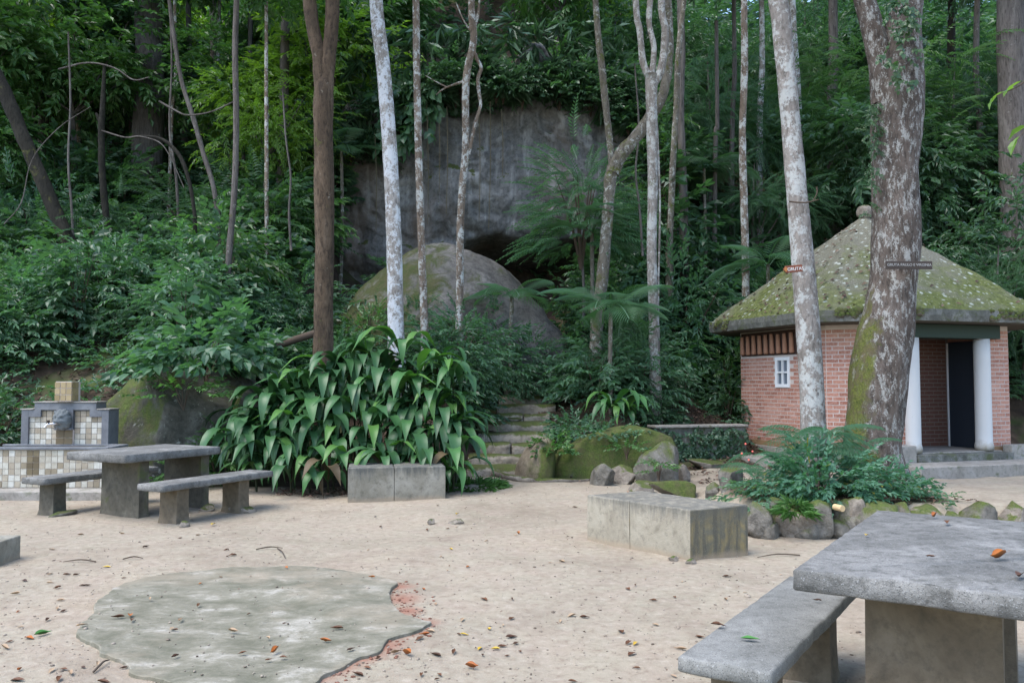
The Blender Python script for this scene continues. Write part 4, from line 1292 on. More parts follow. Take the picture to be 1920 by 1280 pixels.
runs += [(s, 'frontl') for s in brick_run(V2w, (PX0, -a_), z_b, WTOP - .02, 0)]
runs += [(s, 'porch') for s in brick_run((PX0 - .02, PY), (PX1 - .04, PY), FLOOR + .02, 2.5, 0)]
others = [(s, 'cr') for s in brick_run(V3w, V4w, z_b, WTOP - .02, 0)] + [(s, 'cl') for s in brick_run(V7w, V0w, z_b, WTOP - .02, 0)]
def wxy(s):
    p = HC + HU * s[0] + HV * s[1]
    return math.hypot(p[0], p[1])
front = [r for r in runs if r[1] in ('side', 'chamfer', 'frontr')]
def photo_x(s):
    p = HC + HU * s[0] + HV * s[1]
    return 960 + FPX * p[0] / p[1]
def hidden(s):
    x = photo_x(s); 
    return 1488 < x < 1545 or 1600 < x < 1690
front.sort(key=lambda r: (hidden(r[0]), wxy(r[0]) - r[0][4] * 6))
solo, rest = front[:300], front[300:] + [r for r in runs if r[1] == 'frontl'] + others
BV = []
for q in range(4):
    mb = MB(); box(mb, -.5, .5, -.0045, .05, -.5, .5)
    mb.V[0] = mb.V[0] + np.random.default_rng(q).normal(0, .012, mb.V[0].shape) * np.array([1, .08, 1.8])
    BV.append(mb.mesh('brick', BRICK_A))
inv = {}
for k, (s, wn) in enumerate(solo):
    wo = walls[wn]
    M = Matrix.Rotation(-wo.rotation_euler[2], 4, 'Z') @ Matrix.Translation(-wo.location)
    p = M @ Vector((s[0], s[1], s[2]))
    o = link('brick', BV[k % 4], wo, (p.x, p.y + random.uniform(-.002, .002), p.z), (0, 0, random.uniform(-.008, .008)), (s[4], 1, .0605))
mb = MB()
for s, wn in rest:
    V = np.array([(-.5, -.005, -.5), (.5, -.005, -.5), (.5, .05, -.5), (-.5, .05, -.5), (-.5, -.005, .5), (.5, -.005, .5), (.5, .05, .5), (-.5, .05, .5)]) * np.array([s[4], 1, .0605])
    V[:, 1] += random.uniform(-.002, .002)
    c_, s_ = math.cos(s[3]), math.sin(s[3])
    V = np.stack([V[:, 0] * c_ - V[:, 1] * s_ + s[0], V[:, 0] * s_ + V[:, 1] * c_ + s[1], V[:, 2] + s[2]], 1)
    mb.add(V, BOXF)
mb.build('brickwork', BRICK_B, hut, None, None, False, 0, 'stuff')
BRICK_D = simple('porch_shade_brick', (0.135, 0.062, 0.045), 0.9, 0.7, 9)  # darker brick copy: the shade inside the porch is in the colour
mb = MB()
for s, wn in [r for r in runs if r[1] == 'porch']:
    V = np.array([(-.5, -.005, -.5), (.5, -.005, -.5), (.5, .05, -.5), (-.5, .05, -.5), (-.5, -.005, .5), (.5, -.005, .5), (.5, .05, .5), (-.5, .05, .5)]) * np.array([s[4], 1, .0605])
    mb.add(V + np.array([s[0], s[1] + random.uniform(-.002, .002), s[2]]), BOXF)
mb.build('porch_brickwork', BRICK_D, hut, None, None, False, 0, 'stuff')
# plinth and floor, steps, apron
pts_o = [V0w, V1w, V2w, V3w, V4w, V5w, V6w, V7w]
mb = MB(); prism(mb, [(p[0] * 1.045, p[1] * 1.045) for p in pts_o], -.1, FLOOR - .02); mb.build('plinth', PALECON, hut, None, None, False, .012)
mb = MB()
for p, q in ((V0w, V1w), (V1w, V2w), (V2w, (PX0, -a_)), ((PX1, -a_), V3w), (V3w, V4w)):
    p, q = np.array(p), np.array(q); d = (q - p) / np.linalg.norm(q - p); nrm = np.array((d[1], -d[0]))
    k = [p + nrm * .03 - d * .012, q + nrm * .03 + d * .012, q - nrm * .15, p - nrm * .15]
    mb = MB(); prism(mb, k, FLOOR - .018, z_b - .003); mb.build('wall_base', PLASTER, hut, None, None, False, .006)
mb = MB(); box(mb, PX0 - .1, PX1 + .1, -a_ - .12, PY, FLOOR - .015, FLOOR + .012); mb.build('floor', PALECON, hut, None, None, False, .008)
mb = MB(); box(mb, PX0 - .45, PX0 - .12, -a_ - .34, -a_ - .10, -.05, .50); mb.build('pier', PALECON, hut, None, None, False, .012)
mb = MB(); box(mb, PX1 + .12, PX1 + .62, -a_ - .30, -a_ - .10, -.05, .46); mb.build('pier', PALECON, hut, None, None, False, .012)
mb = MB(); box(mb, PX0 - .1, PX1 + .1, -a_ - .36, -a_ - .121, -.05, FLOOR - .005); mb.build('step', FASCIA, hut, None, None, False, .01)
mb = MB(); box(mb, -1.75, 2.9, -a_ - 1.05, -a_ - .37, -.12, .215); mb.build('apron', PALECON, hut, None, None, False, .014)
mb = MB(); box(mb, -a_ - 1.0, -a_ - .12, -a_ + .85, a_ - 1.4, -.1, .18); mb.build('apron', PALECON, hut, None, None, False, .014)
# columns
for cx_ in (-.92, .70):
    mb = MB()
    lathe(mb, [(.155, 0), (.16, .08), (.15, .12), (.142, .15)] + [(.142 - .004 * t, .15 + 1.87 * t) for t in (.1, .3, .6, .8)] + [(.138, 2.02)], 28)
    co = mb.build('column', COLUMN, hut, (cx_, -a_ - .02, FLOOR + .013), None, True)
    for p_ in co.data.polygons:
        p_.use_smooth = len(p_.vertices) == 4
mb = MB(); box(mb, PX0 - .08, PX1 + .08, -a_ - .16, -a_ + .2, FLOOR + 2.034, WTOP - .002); mb.build('lintel', DARKGREEN, hut, None, None, False, .008)
# vent: a row of half-round clay tiles under the eave of the side wall
vent = MB(); box(vent, .04, 1.95, -.012, .02, 2.12, 2.60)
vw = vent.build('vent', simple('vent_gap_shade', (0.07, 0.04, 0.032), 0.95, 0.4), hut, (V0w[0], V0w[1], 0), (0, 0, -math.pi / 2))  # dark panel colour stands in for the shade between the vent tiles
mb = MB(); lathe(mb, [(.036, 0), (.058, .02), (.052, .08), (.040, .36)], 12)
vt = mb.mesh('vent_tile', TERRA, True)
for k in range(9):
    link('vent_tile', vt, vw, (.14 + .205 * k, -.045, 2.15), (.04, 0, 0), (1, .9, 1.05 + .02 * (k % 3)))
# window
wy = Ls - (WIN[0] + WIN[1]) / 2
win = link('window', None, hut, (V0w[0], V0w[1], 0), (0, 0, -math.pi / 2))
fr = MB()
x0, x1, z0, z1 = WIN
for (xa, xb, za, zb) in ((x0 - .035, x0 + .03, z0 - .035, z1 + .035), (x1 - .03, x1 + .035, z0 - .035, z1 + .035), (x0 + .03, x1 - .03, z0 - .035, z0 + .03), (x0 + .03, x1 - .03, z1 - .03, z1 + .035), ((x0 + x1) / 2 - .018, (x0 + x1) / 2 + .018, z0 + .03, z1 - .03)):
    box(fr, xa, xb, -.022, .05, za, zb)
for (xa, xb) in ((x0 + .03, (x0 + x1) / 2 - .018), ((x0 + x1) / 2 + .018, x1 - .03)):
    box(fr, xa, xb, -.02, .05, (z0 + z1) / 2 - .016, (z0 + z1) / 2 + .016)
fr.build('window_frame', WHITE, win, None, None, False, .004)
for i in range(2):
    for j in range(2):
        mb = MB()
        xa = x0 + .03 if i == 0 else (x0 + x1) / 2 + .018
        xb = (x0 + x1) / 2 - .018 if i == 0 else x1 - .03
        za = z0 + .03 if j == 0 else (z0 + z1) / 2 + .016
        zb = (z0 + z1) / 2 - .016 if j == 0 else z1 - .03
        box(mb, xa, xb, .015, .021, za, zb); mb.build('pane', GLASS, win)
# door in the porch: white jamb in the corner, blue-grey leaf along the side
mb = MB(); box(mb, PX1 - .035, PX1 + .018, PY - .045, PY - .012, FLOOR + .013, 2.34); mb.build('door_frame', WHITE, hut)
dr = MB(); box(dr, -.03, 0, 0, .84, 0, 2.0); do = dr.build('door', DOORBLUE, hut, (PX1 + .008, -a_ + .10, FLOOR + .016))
mb = MB(); box(mb, -.07, -.032, .10, .14, .95, .99); mb.build('handle', CHROME, do, None, None, False, .006)
# roof
ER = 2.66
ec = 1.02
ep = [(-ER, ER - ec), (-ER, -ER + ec), (-ER + ec, -ER), (ER - ec, -ER), (ER, -ER + ec), (ER, ER - ec), (ER - ec, ER), (-ER + ec, ER)]
def roof_build():
    APEX = 5.02
    n_ring, per = 34, 14
    P = np.array(ep)
    ring = np.concatenate([P[i] + (P[(i + 1) % 8] - P[i]) * np.linspace(0, 1, per, endpoint=False)[:, None] for i in range(8)])
    m = len(ring)
    V = []
    for r in range(n_ring + 1):
        t = r / n_ring
        s = 1 - t
        q = ring * max(s, .004)
        z = EAVE + (APEX - EAVE) * (t ** .97)
        zz = np.full(m, z)
        pn = np.stack([q[:, 0] * 2.2, q[:, 1] * 2.2, zz * 2.2], 1)
        bump_ = .045 * fbm(pn, 4, 55) + .035 * fbm(pn * 5, 3, 66)
        V.append(np.stack([q[:, 0] * (1 + .006 * fbm(pn * 3, 2, 7)), q[:, 1], zz + bump_ * min(1, t * 14 + .35)], 1))
    V = np.concatenate(V)
    r, i = np.meshgrid(np.arange(n_ring), np.arange(m), indexing='ij')
    r, i = r.ravel(), i.ravel(); j = (i + 1) % m
    F = np.stack([r * m + i, r * m + j, (r + 1) * m + j, (r + 1) * m + i], 1)
    ro = link('roof', mesh_np('roof', V, F, ROOF, None, True), hut)
    fb = MB()
    VV = np.concatenate([np.stack([ring[:, 0] * s, ring[:, 1] * s, z + .012 * fbm(np.stack([ring[:, 0] * 4, ring[:, 1] * 4, np.full(m, z)], 1), 3, 3)], 1) for s, z in ((.9, EAVE - .195), (1.0, EAVE - .20), (1.008, EAVE - .10), (1.006, EAVE + .004), (.97, EAVE + .006))])
    FF = [(r_ * m + q, r_ * m + (q + 1) % m, (r_ + 1) * m + (q + 1) % m, (r_ + 1) * m + q) for r_ in range(4) for q in range(m)]
    fb.add(VV, np.array(FF)); fb.build('fascia', FASCIA, ro)
    sb = MB(); prism(sb, [(p[0] * .985, p[1] * .985) for p in ep], EAVE - .215, EAVE - .12); sb.build('soffit', SOFFIT, ro)
    V_, F_ = rock_shape((.16, .16, .15), 5, 3, .15)
    link('finial', mesh_np('finial', V_, F_, ROCK_BARE, None, True), ro, (0, 0, APEX + .06))
    # shaggy moss hanging over the eave
    g = MB(); rs = np.random.default_rng(9)
    V0, F0 = ICO[1]
    for _ in range(420):
        k = rs.integers(0, 3); t = rs.random()
        p = P[k] + (P[k + 1] - P[k]) * t
        if fbm(np.array([[p[0] * 1.3, p[1] * 1.3, 2]]), 3, 2)[0] < -.05: continue
        s = rs.uniform(.02, .055)
        g.add(V0 * np.array([s * 1.2, s * 1.2, s * rs.uniform(.7, 1.6)]) + np.array([p[0] * 1.006, p[1] * 1.006, EAVE - rs.random() ** 2 * .16]), F0)
    g.build('moss', ROCK_MOSS, ro, None, None, True, 0, 'stuff')
roof_build()
rs = np.random.default_rng(41)
RV, RF, RR = [], [], []
n = 190
tq = rs.beta(1.1, 3.2, n); k_ = rs.choice(3, n, p=[.62, .26, .12]); uu = rs.random(n)
P_ = np.array(ep)
q = P_[k_] + (P_[k_ + 1] - P_[k_]) * uu[:, None]
lx = q[:, 0] * (1 - tq); ly = q[:, 1] * (1 - tq)
lz = EAVE + (5.02 - EAVE) * tq ** .97 + .04
wx = HC[0] + HU[0] * lx + HV[0] * ly; wy_ = HC[1] + HU[1] * lx + HV[1] * ly
a = rs.uniform(0, 6.28, n)
nq = np.stack([HU[0] * q[:, 0] + HV[0] * q[:, 1], HU[1] * q[:, 0] + HV[1] * q[:, 1], np.full(n, 2.9)], 1)
g = assemble(LEAF4, frames(np.stack([np.cos(a), np.sin(a), -.3 + 0 * a], 1), nq), np.stack([wx, wy_, lz], 1), np.stack([np.full(n, .11), np.full(n, .055), np.full(n, .11)], 1), rs.random(n))
tag(link('leaf_litter', leaf_mesh('leaf_litter', g, LITTER)), 'dry leaves caught on the mossy hut roof', kind='stuff')
# a chair inside the porch
ch = thing('chair', 'dark wooden chair standing in the shaded hut porch', 'chair', tuple((*(HC + HU * (-.42) + HV * (PY - .30)), FLOOR + .013)), HANG + .3)
for sx in (-1, 1):
    for sy in (-1, 1):
        mb = MB(); box(mb, sx * .19 - .018, sx * .19 + .018, sy * .18 - .018, sy * .18 + .018, 0, .43 if sy < 0 else .92); mb.build('leg', DARKWOOD, ch, None, None, False, .004)
mb = MB(); box(mb, -.22, .22, -.21, .16, .431, .465); mb.build('seat', DARKWOOD, ch, None, None, False, .008)
mb = MB()
for z in (.60, .74, .86): box(mb, -.17, .17, .17, .19, z, z + .06)
mb.build('backrest', DARKWOOD, ch, None, None, False, .004)
for sx in (-1, 1):
    mb = MB(); box(mb, sx * .2 - .02, sx * .2 + .02, -.2, .16, .62, .645); box(mb, sx * .2 - .015, sx * .2 + .015, -.19, -.16, .466, .62); mb.build('armrest', DARKWOOD, ch)

# low wall with creeper left of the hut
lw0, lw1 = W(1232, 845, 15.75), W(1400, 843, 16.3)
lw = thing('low_wall', 'low retaining wall hidden under dark creeper beside the hut', 'wall', (lw0.x, lw0.y, .1), math.atan2(lw1.y - lw0.y, lw1.x - lw0.x))
LWL = (lw1 - lw0).length
mb = MB(); box(mb, 0, LWL, 0, .3, -.3, .62); mb.build('wall_body', FASCIA, lw, None, None, False, .01)
mb = MB(); box(mb, -.04, LWL + .02, -.05, .34, .621, .665); mb.build('coping', PALECON, lw, None, None, False, .012)
rs = np.random.default_rng(3)
n = 230
pos = np.stack([rs.uniform(0.0, LWL, n), np.full(n, -.02) - rs.random(n) * .05, rs.uniform(-.1, .62, n)], 1)
g = scatter('ivy', pos, np.stack([rs.normal(0, .6, n), np.full(n, -.12), -np.ones(n) * .8], 1), rs.uniform(.45, .8, n), 3, up=np.stack([rs.normal(0, .3, n), -np.ones(n), rs.normal(.35, .2, n)], 1))
o = link('creeper', leaf_mesh('creeper', g, LEAF_DARK), lw); o['kind'] = 'stuff'

# ------------------------------------------------------------------ trees
CROWNS = {}
def crown_mesh(key):
    if key not in CROWNS:
        kind, mat, seed = {'a': ('broad', LEAF_DARK, 1), 'b': ('fine', LEAF_MID, 2), 'c': ('broad', LEAF_MID, 3), 'd': ('feather', LEAF_MID, 4), 'e': ('broad', LEAF_BRIGHT, 5), 'f': ('fine', LEAF_DARK, 6)}[key]
        g, cs = crown_geo(kind, 15, 26, 2.6, 1.7, seed * 101, 1.25, (.6, 1.1))
        CROWNS[key] = (leaf_mesh('crown', g, mat), cs)
    return CROWNS[key]
def tree(name, label, trace, Y, wid, mat, crown=None, cat='tree', limbs=(), sides=24, bumpy=.12, group=None, freq=3.0, flute=0.0, base=True, per=7, crown_at=None, crown_s=1.0, twigs=()):
    """trunk traced through the photo at distance Y; wid = widths in photo pixels"""
    P = [W(px, py, Y) for px, py in trace]
    rad = [w_ * Y / FPX / 2 for w_ in wid]
    b = P[0].copy()
    if base:
        z = Hs(b.x, Y)
        P.insert(0, Vector((b.x + (P[0].x - P[1].x) * .3, Y, min(z - .25, P[0].z - .1))))
        rad.insert(0, rad[0] * 1.25)
    o = thing(name, label, cat, tuple(P[0]), 0, group)
    O = P[0].copy()
    mb = MB()
    tube(mb, [tuple(p - O) for p in P], rad, sides, per, bumpy, random.randint(0, 999), freq / max(rad[0] * 4, .3), flute)
    mb.build('trunk', mat, o, None, None, True)
    for tr, ww in limbs:
        mb = MB()
        tube(mb, [tuple(W(px, py, Y + (dy[0] if dy else 0)) - O) for px, py, *dy in tr], [x * Y / FPX / 2 for x in ww], max(8, sides - 5), 6, bumpy, random.randint(0, 999), freq / max(ww[0] * Y / FPX * 2, .2))
        mb.build('branch', mat, o, None, None, True)
    if crown:
        me, cs = crown_mesh(crown)
        ctr = (P[-1] - O) if crown_at is None else (W(crown_at[0], crown_at[1], Y) - O)
        link('crown', me, o, tuple(ctr), (0, 0, random.uniform(0, 6)), crown_s * (.75 if Y < 19 else .62))
    return o
tree('tree', 'reddish brown trunk forking high up behind the strap leaf clump', [(604, 716), (606, 640), (608, 500), (608, 360), (606, 250), (607, 175), (607, 135)], 14.3, [40, 37, 36, 37, 36, 37, 22], BARK_RED, 'c', crown_at=(600, -420), crown_s=1.3,
     limbs=[([(605, 215), (602, 150), (597, 100), (585, 40), (575, -60), (560, -300)], [30, 28, 26, 25, 24, 16]), ([(608, 215), (612, 150), (617, 100), (623, 40), (627, -60), (650, -300)], [30, 28, 27, 26, 25, 16])])
tree('tree', 'straight slim white barked trunk rising from the strap leaf clump', [(744, 690), (742, 600), (739, 460), (732, 300), (720, 140), (705, 0), (685, -330)], 15.2, [34, 31, 29, 28, 27, 25, 14], BARK_WHITE, 'b', crown_at=(680, -380), crown_s=1.1, bumpy=.05)
tree('tree', 'thin spotted trunk just beside the white barked trunk', [(797, 720), (796, 620), (791, 480), (786, 330), (782, 160), (780, 0), (776, -300)], 15.8, [16, 15, 14, 14, 13.5, 13, 8], BARK_SPOT, 'f', crown_at=(780, -360), crown_s=.9, bumpy=.08)
tree('tree', 'thin pale trunk with a looping side stem before the cliff', [(861, 650), (862, 540), (863, 430), (868, 340), (873, 280), (874, 150), (888, 75), (884, 0), (890, -250)], 17.2, [15, 14, 14, 14, 14, 14, 14, 13, 7], BARK_SPOT, 'f', crown_at=(900, -330), crown_s=.9, bumpy=.10,
     limbs=[([(888, 96), (895, 112), (902, 128), (896, 150), (899, 180), (901, 198), (893, 225), (886, 255), (878, 290)], [7, 7, 7, 7, 7, 6, 7, 7, 8]),
            ([(873, 152), (848, 160), (830, 168), (818, 178)], [6, 4, 3, 2]), ([(838, 164), (815, 152), (798, 142)], [3, 2, 1.5]),
            ([(886, 60), (893, 40), (898, 15), (900, -40)], [8, 6, 5, 4]), ([(884, 60), (870, 40), (855, 5)], [5, 3, 2])])
tree('tree', 'crooked mossy trunk with a thick slanting limb before the cliff', [(1112, 760), (1115, 690), (1122, 590), (1133, 480), (1140, 400), (1144, 340), (1150, 312)], 18.6, [26, 24, 23, 22, 22, 24, 25], BARK_MOSSY, 'a', crown_at=(1150, -330), crown_s=1.1, bumpy=.2,
     limbs=[([(1148, 320), (1145, 280), (1137, 210), (1129, 130), (1121, 60), (1115, -40), (1112, -260)], [14, 13, 13, 13, 12, 11, 7]), ([(1148, 325), (1163, 292), (1188, 262), (1218, 222), (1245, 170), (1255, 80), (1250, -60)], [26, 25, 24, 22, 19, 16, 12])])
tree('tree', 'pale twin stemmed trunk wound with creeper left of the hut', [(1229, 775), (1228, 700), (1226, 600), (1222, 480), (1224, 350), (1222, 250), (1221, 140)], 17.0, [26, 22, 20, 19, 19, 20, 24], BARK_PINK, 'f', crown_at=(1230, -350), crown_s=1.1, bumpy=.12,
     limbs=[([(1221, 150), (1206, 118), (1200, 60), (1192, 0), (1185, -260)], [16, 13, 12, 12, 7]), ([(1222, 145), (1226, 90), (1217, 40), (1222, -40), (1228, -240)], [12, 11, 11, 11, 7]), ([(1222, 165), (1240, 128), (1247, 60), (1240, 0), (1248, -200)], [17, 15, 14, 13, 8]), ([(1235, 770), (1234, 560), (1237, 380), (1230, 200), (1226, 130)], [4, 4, 4, 4, 4])])
tree('tree', 'very thin blotched trunk behind the hut roof', [(1399, 600), (1398, 500), (1395, 380), (1392, 250), (1396, 120), (1395, 0), (1394, -200)], 20.5, [15, 14, 14, 13, 13, 12, 8], BARK_SPOT, 'f', crown_at=(1400, -180), crown_s=1.0, bumpy=.12)
tree('tree', 'smooth pinkish grey trunk holding the brown arrow sign', [(1528, 905), (1525, 790), (1518, 660), (1506, 500), (1494, 360), (1480, 200), (1466, 50), (1455, -60), (1440, -500)], 10.9, [54, 46, 44, 42, 38, 36, 36, 35, 22], BARK_PINK, 'c', crown_at=(1430, -640), crown_s=1.2, sides=22, bumpy=.06)
BT = tree('tree', 'massive leaning trunk with thick moss carrying the dark name board', [(1645, 905), (1634, 840), (1640, 780), (1648, 690), (1664, 600), (1676, 500), (1680, 400), (1680, 300), (1684, 180), (1690, 90), (1694, 40)], 10.7, [124, 104, 98, 98, 92, 86, 82, 84, 88, 74, 64], BARK_BIG, 'a', crown_at=(1680, -760), crown_s=1.4, sides=40, bumpy=.15, per=12, flute=.22,
     limbs=[([(1668, 190), (1655, 130), (1640, 70), (1622, 0), (1600, -120), (1560, -500)], [60, 48, 42, 40, 36, 22]), ([(1694, 70), (1700, 0), (1706, -120), (1740, -500)], [62, 58, 50, 30])])
tree('tree', 'stout grey trunk standing far up the left slope', [(270, 520), (272, 430), (276, 300), (280, 180), (280, 80), (275, -100)], 26, [66, 60, 56, 54, 52, 44], BARK_GREY, 'a', crown_at=(270, -130), crown_s=2.0, sides=22, bumpy=.10)
tree('tree', 'dark trunk leaning over the left bank', [(150, 500), (118, 430), (88, 360), (62, 300), (38, 245), (12, 180), (-40, 60), (-100, -200)], 19.5, [30, 27, 26, 25, 25, 26, 24, 18], BARK_DARK, 'a', crown_at=(-130, -200), crown_s=1.4)
tree('tree', 'dark thin trunk with a broken fork on the left slope', [(202, 480), (200, 420), (192, 330), (190, 240), (192, 210), (196, 120)], 20.5, [14, 13, 12, 12, 10, 5], BARK_DARK, None, limbs=[([(190, 235), (184, 220), (180, 212)], [8, 6, 4])])
tree('tree', 'slim brown trunk rising behind the large leaved philodendron', [(418, 660), (424, 560), (430, 470), (440, 350), (443, 220), (441, 100), (444, -20), (450, -240)], 17.0, [13, 12, 12, 11, 11, 11, 10, 6], BARK_GREY, 'b', crown_at=(450, -260), crown_s=.9, bumpy=.1)
tree('tree', 'dark straight trunk between the slim brown and the forked trunks', [(512, 580), (520, 450), (527, 340), (532, 200), (534, 80), (536, -60), (538, -200)], 24, [19, 18, 17, 17, 17, 15, 12], BARK_GREY, 'c', crown_at=(540, -150), crown_s=1.5)
tree('tree', 'thin curved sapling stem arching over the left slope', [(366, 430), (362, 380), (352, 330), (335, 290), (305, 262), (270, 256), (235, 258)], 19, [7, 7, 7, 7, 6, 5, 3], BARK_DARK, None)
tree('tree', 'slanting thin trunk beside the arching sapling', [(410, 420), (400, 350), (382, 290), (362, 220), (340, 150), (325, 60), (310, -60)], 21, [10, 9, 9, 9, 8, 8, 6], BARK_GREY, 'b', crown_at=(300, -150), crown_s=1.1)
tree('tree', 'grey trunk in shade right of the cliff', [(1282, 420), (1280, 330), (1276, 200), (1278, 100), (1276, 0), (1276, -150)], 23, [17, 15, 14, 14, 13, 10], BARK_GREY, 'a', crown_at=(1280, -140), crown_s=1.3)
tree('tree', 'mossy thin trunk close to grey trunk right of cliff', [(1255, 480), (1258, 400), (1262, 300), (1268, 200), (1272, 100), (1290, -60)], 22, [14, 12, 12, 11, 11, 8], BARK_MOSSY, None)
tree('tree', 'broad dark trunk in the shade far right beyond the hut', [(1905, 420), (1900, 260), (1896, 120), (1894, 0), (1890, -160)], 24, [54, 50, 48, 46, 40], BARK_GREY, 'a', crown_at=(1880, -180), crown_s=1.8, sides=20)
tree('tree', 'pale trunk glimpsed behind the arrow sign trunk', [(1500, 300), (1494, 150), (1488, 60), (1484, -40), (1480, -160)], 27, [14, 13, 12, 12, 9], BARK_WHITE, 'f', crown_at=(1480, -130), crown_s=1.4)
for (px, y0, y1, Y_, wd, m, lab) in ((1372, 330, -60, 26, 10, BARK_GREY, 'thin upright trunk in the gap left of the hut roof'), (1424, 300, -60, 28, 12, BARK_WHITE, 'thin pale trunk high up between arrow sign trunk and hut eave'), (1560, 260, -60, 30, 20, BARK_GREY, 'shaded trunk high up between the two big trunks'), (1790, 250, -80, 30, 16, BARK_DARK, 'dark trunk above the hut roof right of the big trunk'),
                                  (395, 300, -40, 30, 16, BARK_PINK, 'pale trunk half hidden by leaves above the left slope'), (478, 330, -60, 27, 9, BARK_GREY, 'thin grey trunk left of the dark straight trunk'), (95, 300, -80, 30, 14, BARK_GREY, 'grey trunk deep in the leaves at far left'), (345, 320, -60, 32, 12, BARK_GREY, 'thin trunk beyond the stout grey trunk'), (500, 420, -60, 21, 8, BARK_SPOT, 'thin pale stem at the foot of the dark straight trunk'), (1340, 420, 40, 24, 9, BARK_GREY, 'slender stem above the creeper covered wall'), (560, 300, -80, 29, 13, BARK_DARK, 'dark trunk just left of the reddish fork'), (150, 330, -80, 27, 9, BARK_SPOT, 'thin pale trunk left of the broken dark trunk'), (232, 300, -80, 31, 11, BARK_DARK, 'dark trunk beside the stout grey trunk'), (420, 330, -80, 28, 8, BARK_WHITE, 'thin whitish trunk left of the slim brown trunk'), (468, 300, -80, 32, 12, BARK_DARK, 'dark trunk right of the slim brown trunk'), (655, 220, -80, 31, 9, BARK_WHITE, 'thin whitish trunk between the reddish and white trunks'), (318, 350, -80, 25, 7, BARK_SPOT, 'thin spotted stem right of the stout grey trunk'), (40, 280, -80, 29, 10, BARK_SPOT, 'thin spotted trunk at the upper left edge'), (1840, 330, -80, 27, 12, BARK_GREY, 'thin trunk above the right slope of hut roof')):
    s_ = random.uniform(-12, 12)
    tree('tree', lab, [(px, y0), (px + s_ * .4, y0 * .6), (px + s_, (y0 + y1) / 2), (px + s_ * .6, y1)], Y_, [wd, wd * .95, wd * .9, wd * .8], m, 'c' if px < 900 else 'a', crown_at=(px, -110), crown_s=random.uniform(1.2, 1.6), sides=10)

# signs nailed to the trunks
def text_mesh(body, size, mat, name, parent, loc, rot, ext=.002):
    cu = bpy.data.curves.new(name, 'FONT')
    cu.body, cu.size, cu.extrude, cu.align_x, cu.align_y = body, size, ext, 'CENTER', 'CENTER'
    tmp = bpy.data.objects.new(name, cu)
    C.objects.link(tmp)
    dg = bpy.context.evaluated_depsgraph_get()
    me = bpy.data.meshes.new_from_object(tmp.evaluated_get(dg))
    bpy.data.objects.remove(tmp)
    me.materials.clear(); me.materials.append(mat)
    return link(name, me, parent, loc, rot)
p = W(1487, 504, 10.55)
sg = thing('arrow_sign', 'small brown wooden arrow sign pointing left on the pinkish trunk', 'sign', tuple(p), 0.12)
mb = MB()
prism(mb, [(-.135, 0), (-.10, -.045), (.125, -.045), (.125, .045), (-.10, .045)], -.008, .008)
mb.build('board', SIGNBROWN, sg, None, (math.pi / 2, -.10, 0), False, .003)
mb = MB(); prism(mb, [(-.128, 0), (-.10, -.034), (-.075, 0), (-.10, .034)], .0085, .011)
mb.build('arrow_tip', SIGNTIP, sg, None, (math.pi / 2, -.10, 0))
text_mesh('GRUTAS', .058, LETTER, 'lettering', sg, (.028, -.011, -.002), (math.pi / 2, -.10, 0))
p = W(1704, 497, 10.24)
sg = thing('name_sign', 'long dark weathered name board on the massive mossy trunk', 'sign', tuple(p), 0.05)
mb = MB(); box(mb, -.295, .295, -.011, .011, -.05, .05); mb.build('board', SIGNDARK, sg, None, (0, -.0, 0), False, .004)
text_mesh('GRUTA PAULO E VIRGINIA', .047, LETTERDIM, 'lettering', sg, (0, -.014, 0), (math.pi / 2, 0, 0))

# ------------------------------------------------------------------ plants that stand out
def strap_leaf(seed, L=.95, wd=.075, rise=60, curl=125, pet=.20):
    """arching strap leaf: short stalk, blade folded along its rib, tip hanging"""
    rs = np.random.default_rng(seed)
    n = 13
    ang = math.radians(rise)
    p = np.zeros(2)
    pts, angs = [p.copy()], [ang]
    tw = rs.uniform(-.25, .25)
    for k in range(n - 1):
        t = k / (n - 2)
        a_ = math.radians(rise - curl * sstep(.10, .95, t))
        p = p + np.array([math.cos(a_), math.sin(a_)]) * L / (n - 1)
        pts.append(p.copy()); angs.append(a_)
    V, F = [], []
    for k, (q, a_) in enumerate(zip(pts, angs)):
        t = k / (n - 1)
        if t < pet:
            hw = .010 + .006 * t
        else:
            s = (t - pet) / (1 - pet)
            hw = .008 + wd * math.sin(math.pi * s ** .80) ** .9
            hw = max(hw * (1 - s ** 6), .001)
        nx_, nz_ = -math.sin(a_), math.cos(a_)
        up = hw * .22
        wob = .006 * math.sin(k * 2.1 + seed)
        side = tw * t * .12
        for sgn, m in ((-1, 1), (-.5, .25), (0, 0), (.5, .25), (1, 1)):
            V.append((q[0] + nx_ * (up * m + wob * abs(sgn)), sgn * hw + side, q[1] + nz_ * (up * m + wob * abs(sgn))))
    for k in range(n - 1):
        for c_ in range(4):
            i = k * 5 + c_
            F.append((i, i + 1, i + 6, i + 5))
    return mesh_np('leaf', np.array(V), np.array(F), (LEAF_LILY, LEAF_LILY2, LEAF_LILY, LEAF_LILY3, LEAF_LILY2)[seed % 5], np.full(len(V), rs.random()), True)
STRAP = [strap_leaf(s, L=1.06 + .10 * (s % 4), wd=.068 + .010 * (s * 7 % 5), rise=(44, 74, 58, 80, 50, 66)[s % 6], curl=(118, 150, 132, 120, 140, 155)[s % 6] - 4 * (s % 5)) for s in range(15)]
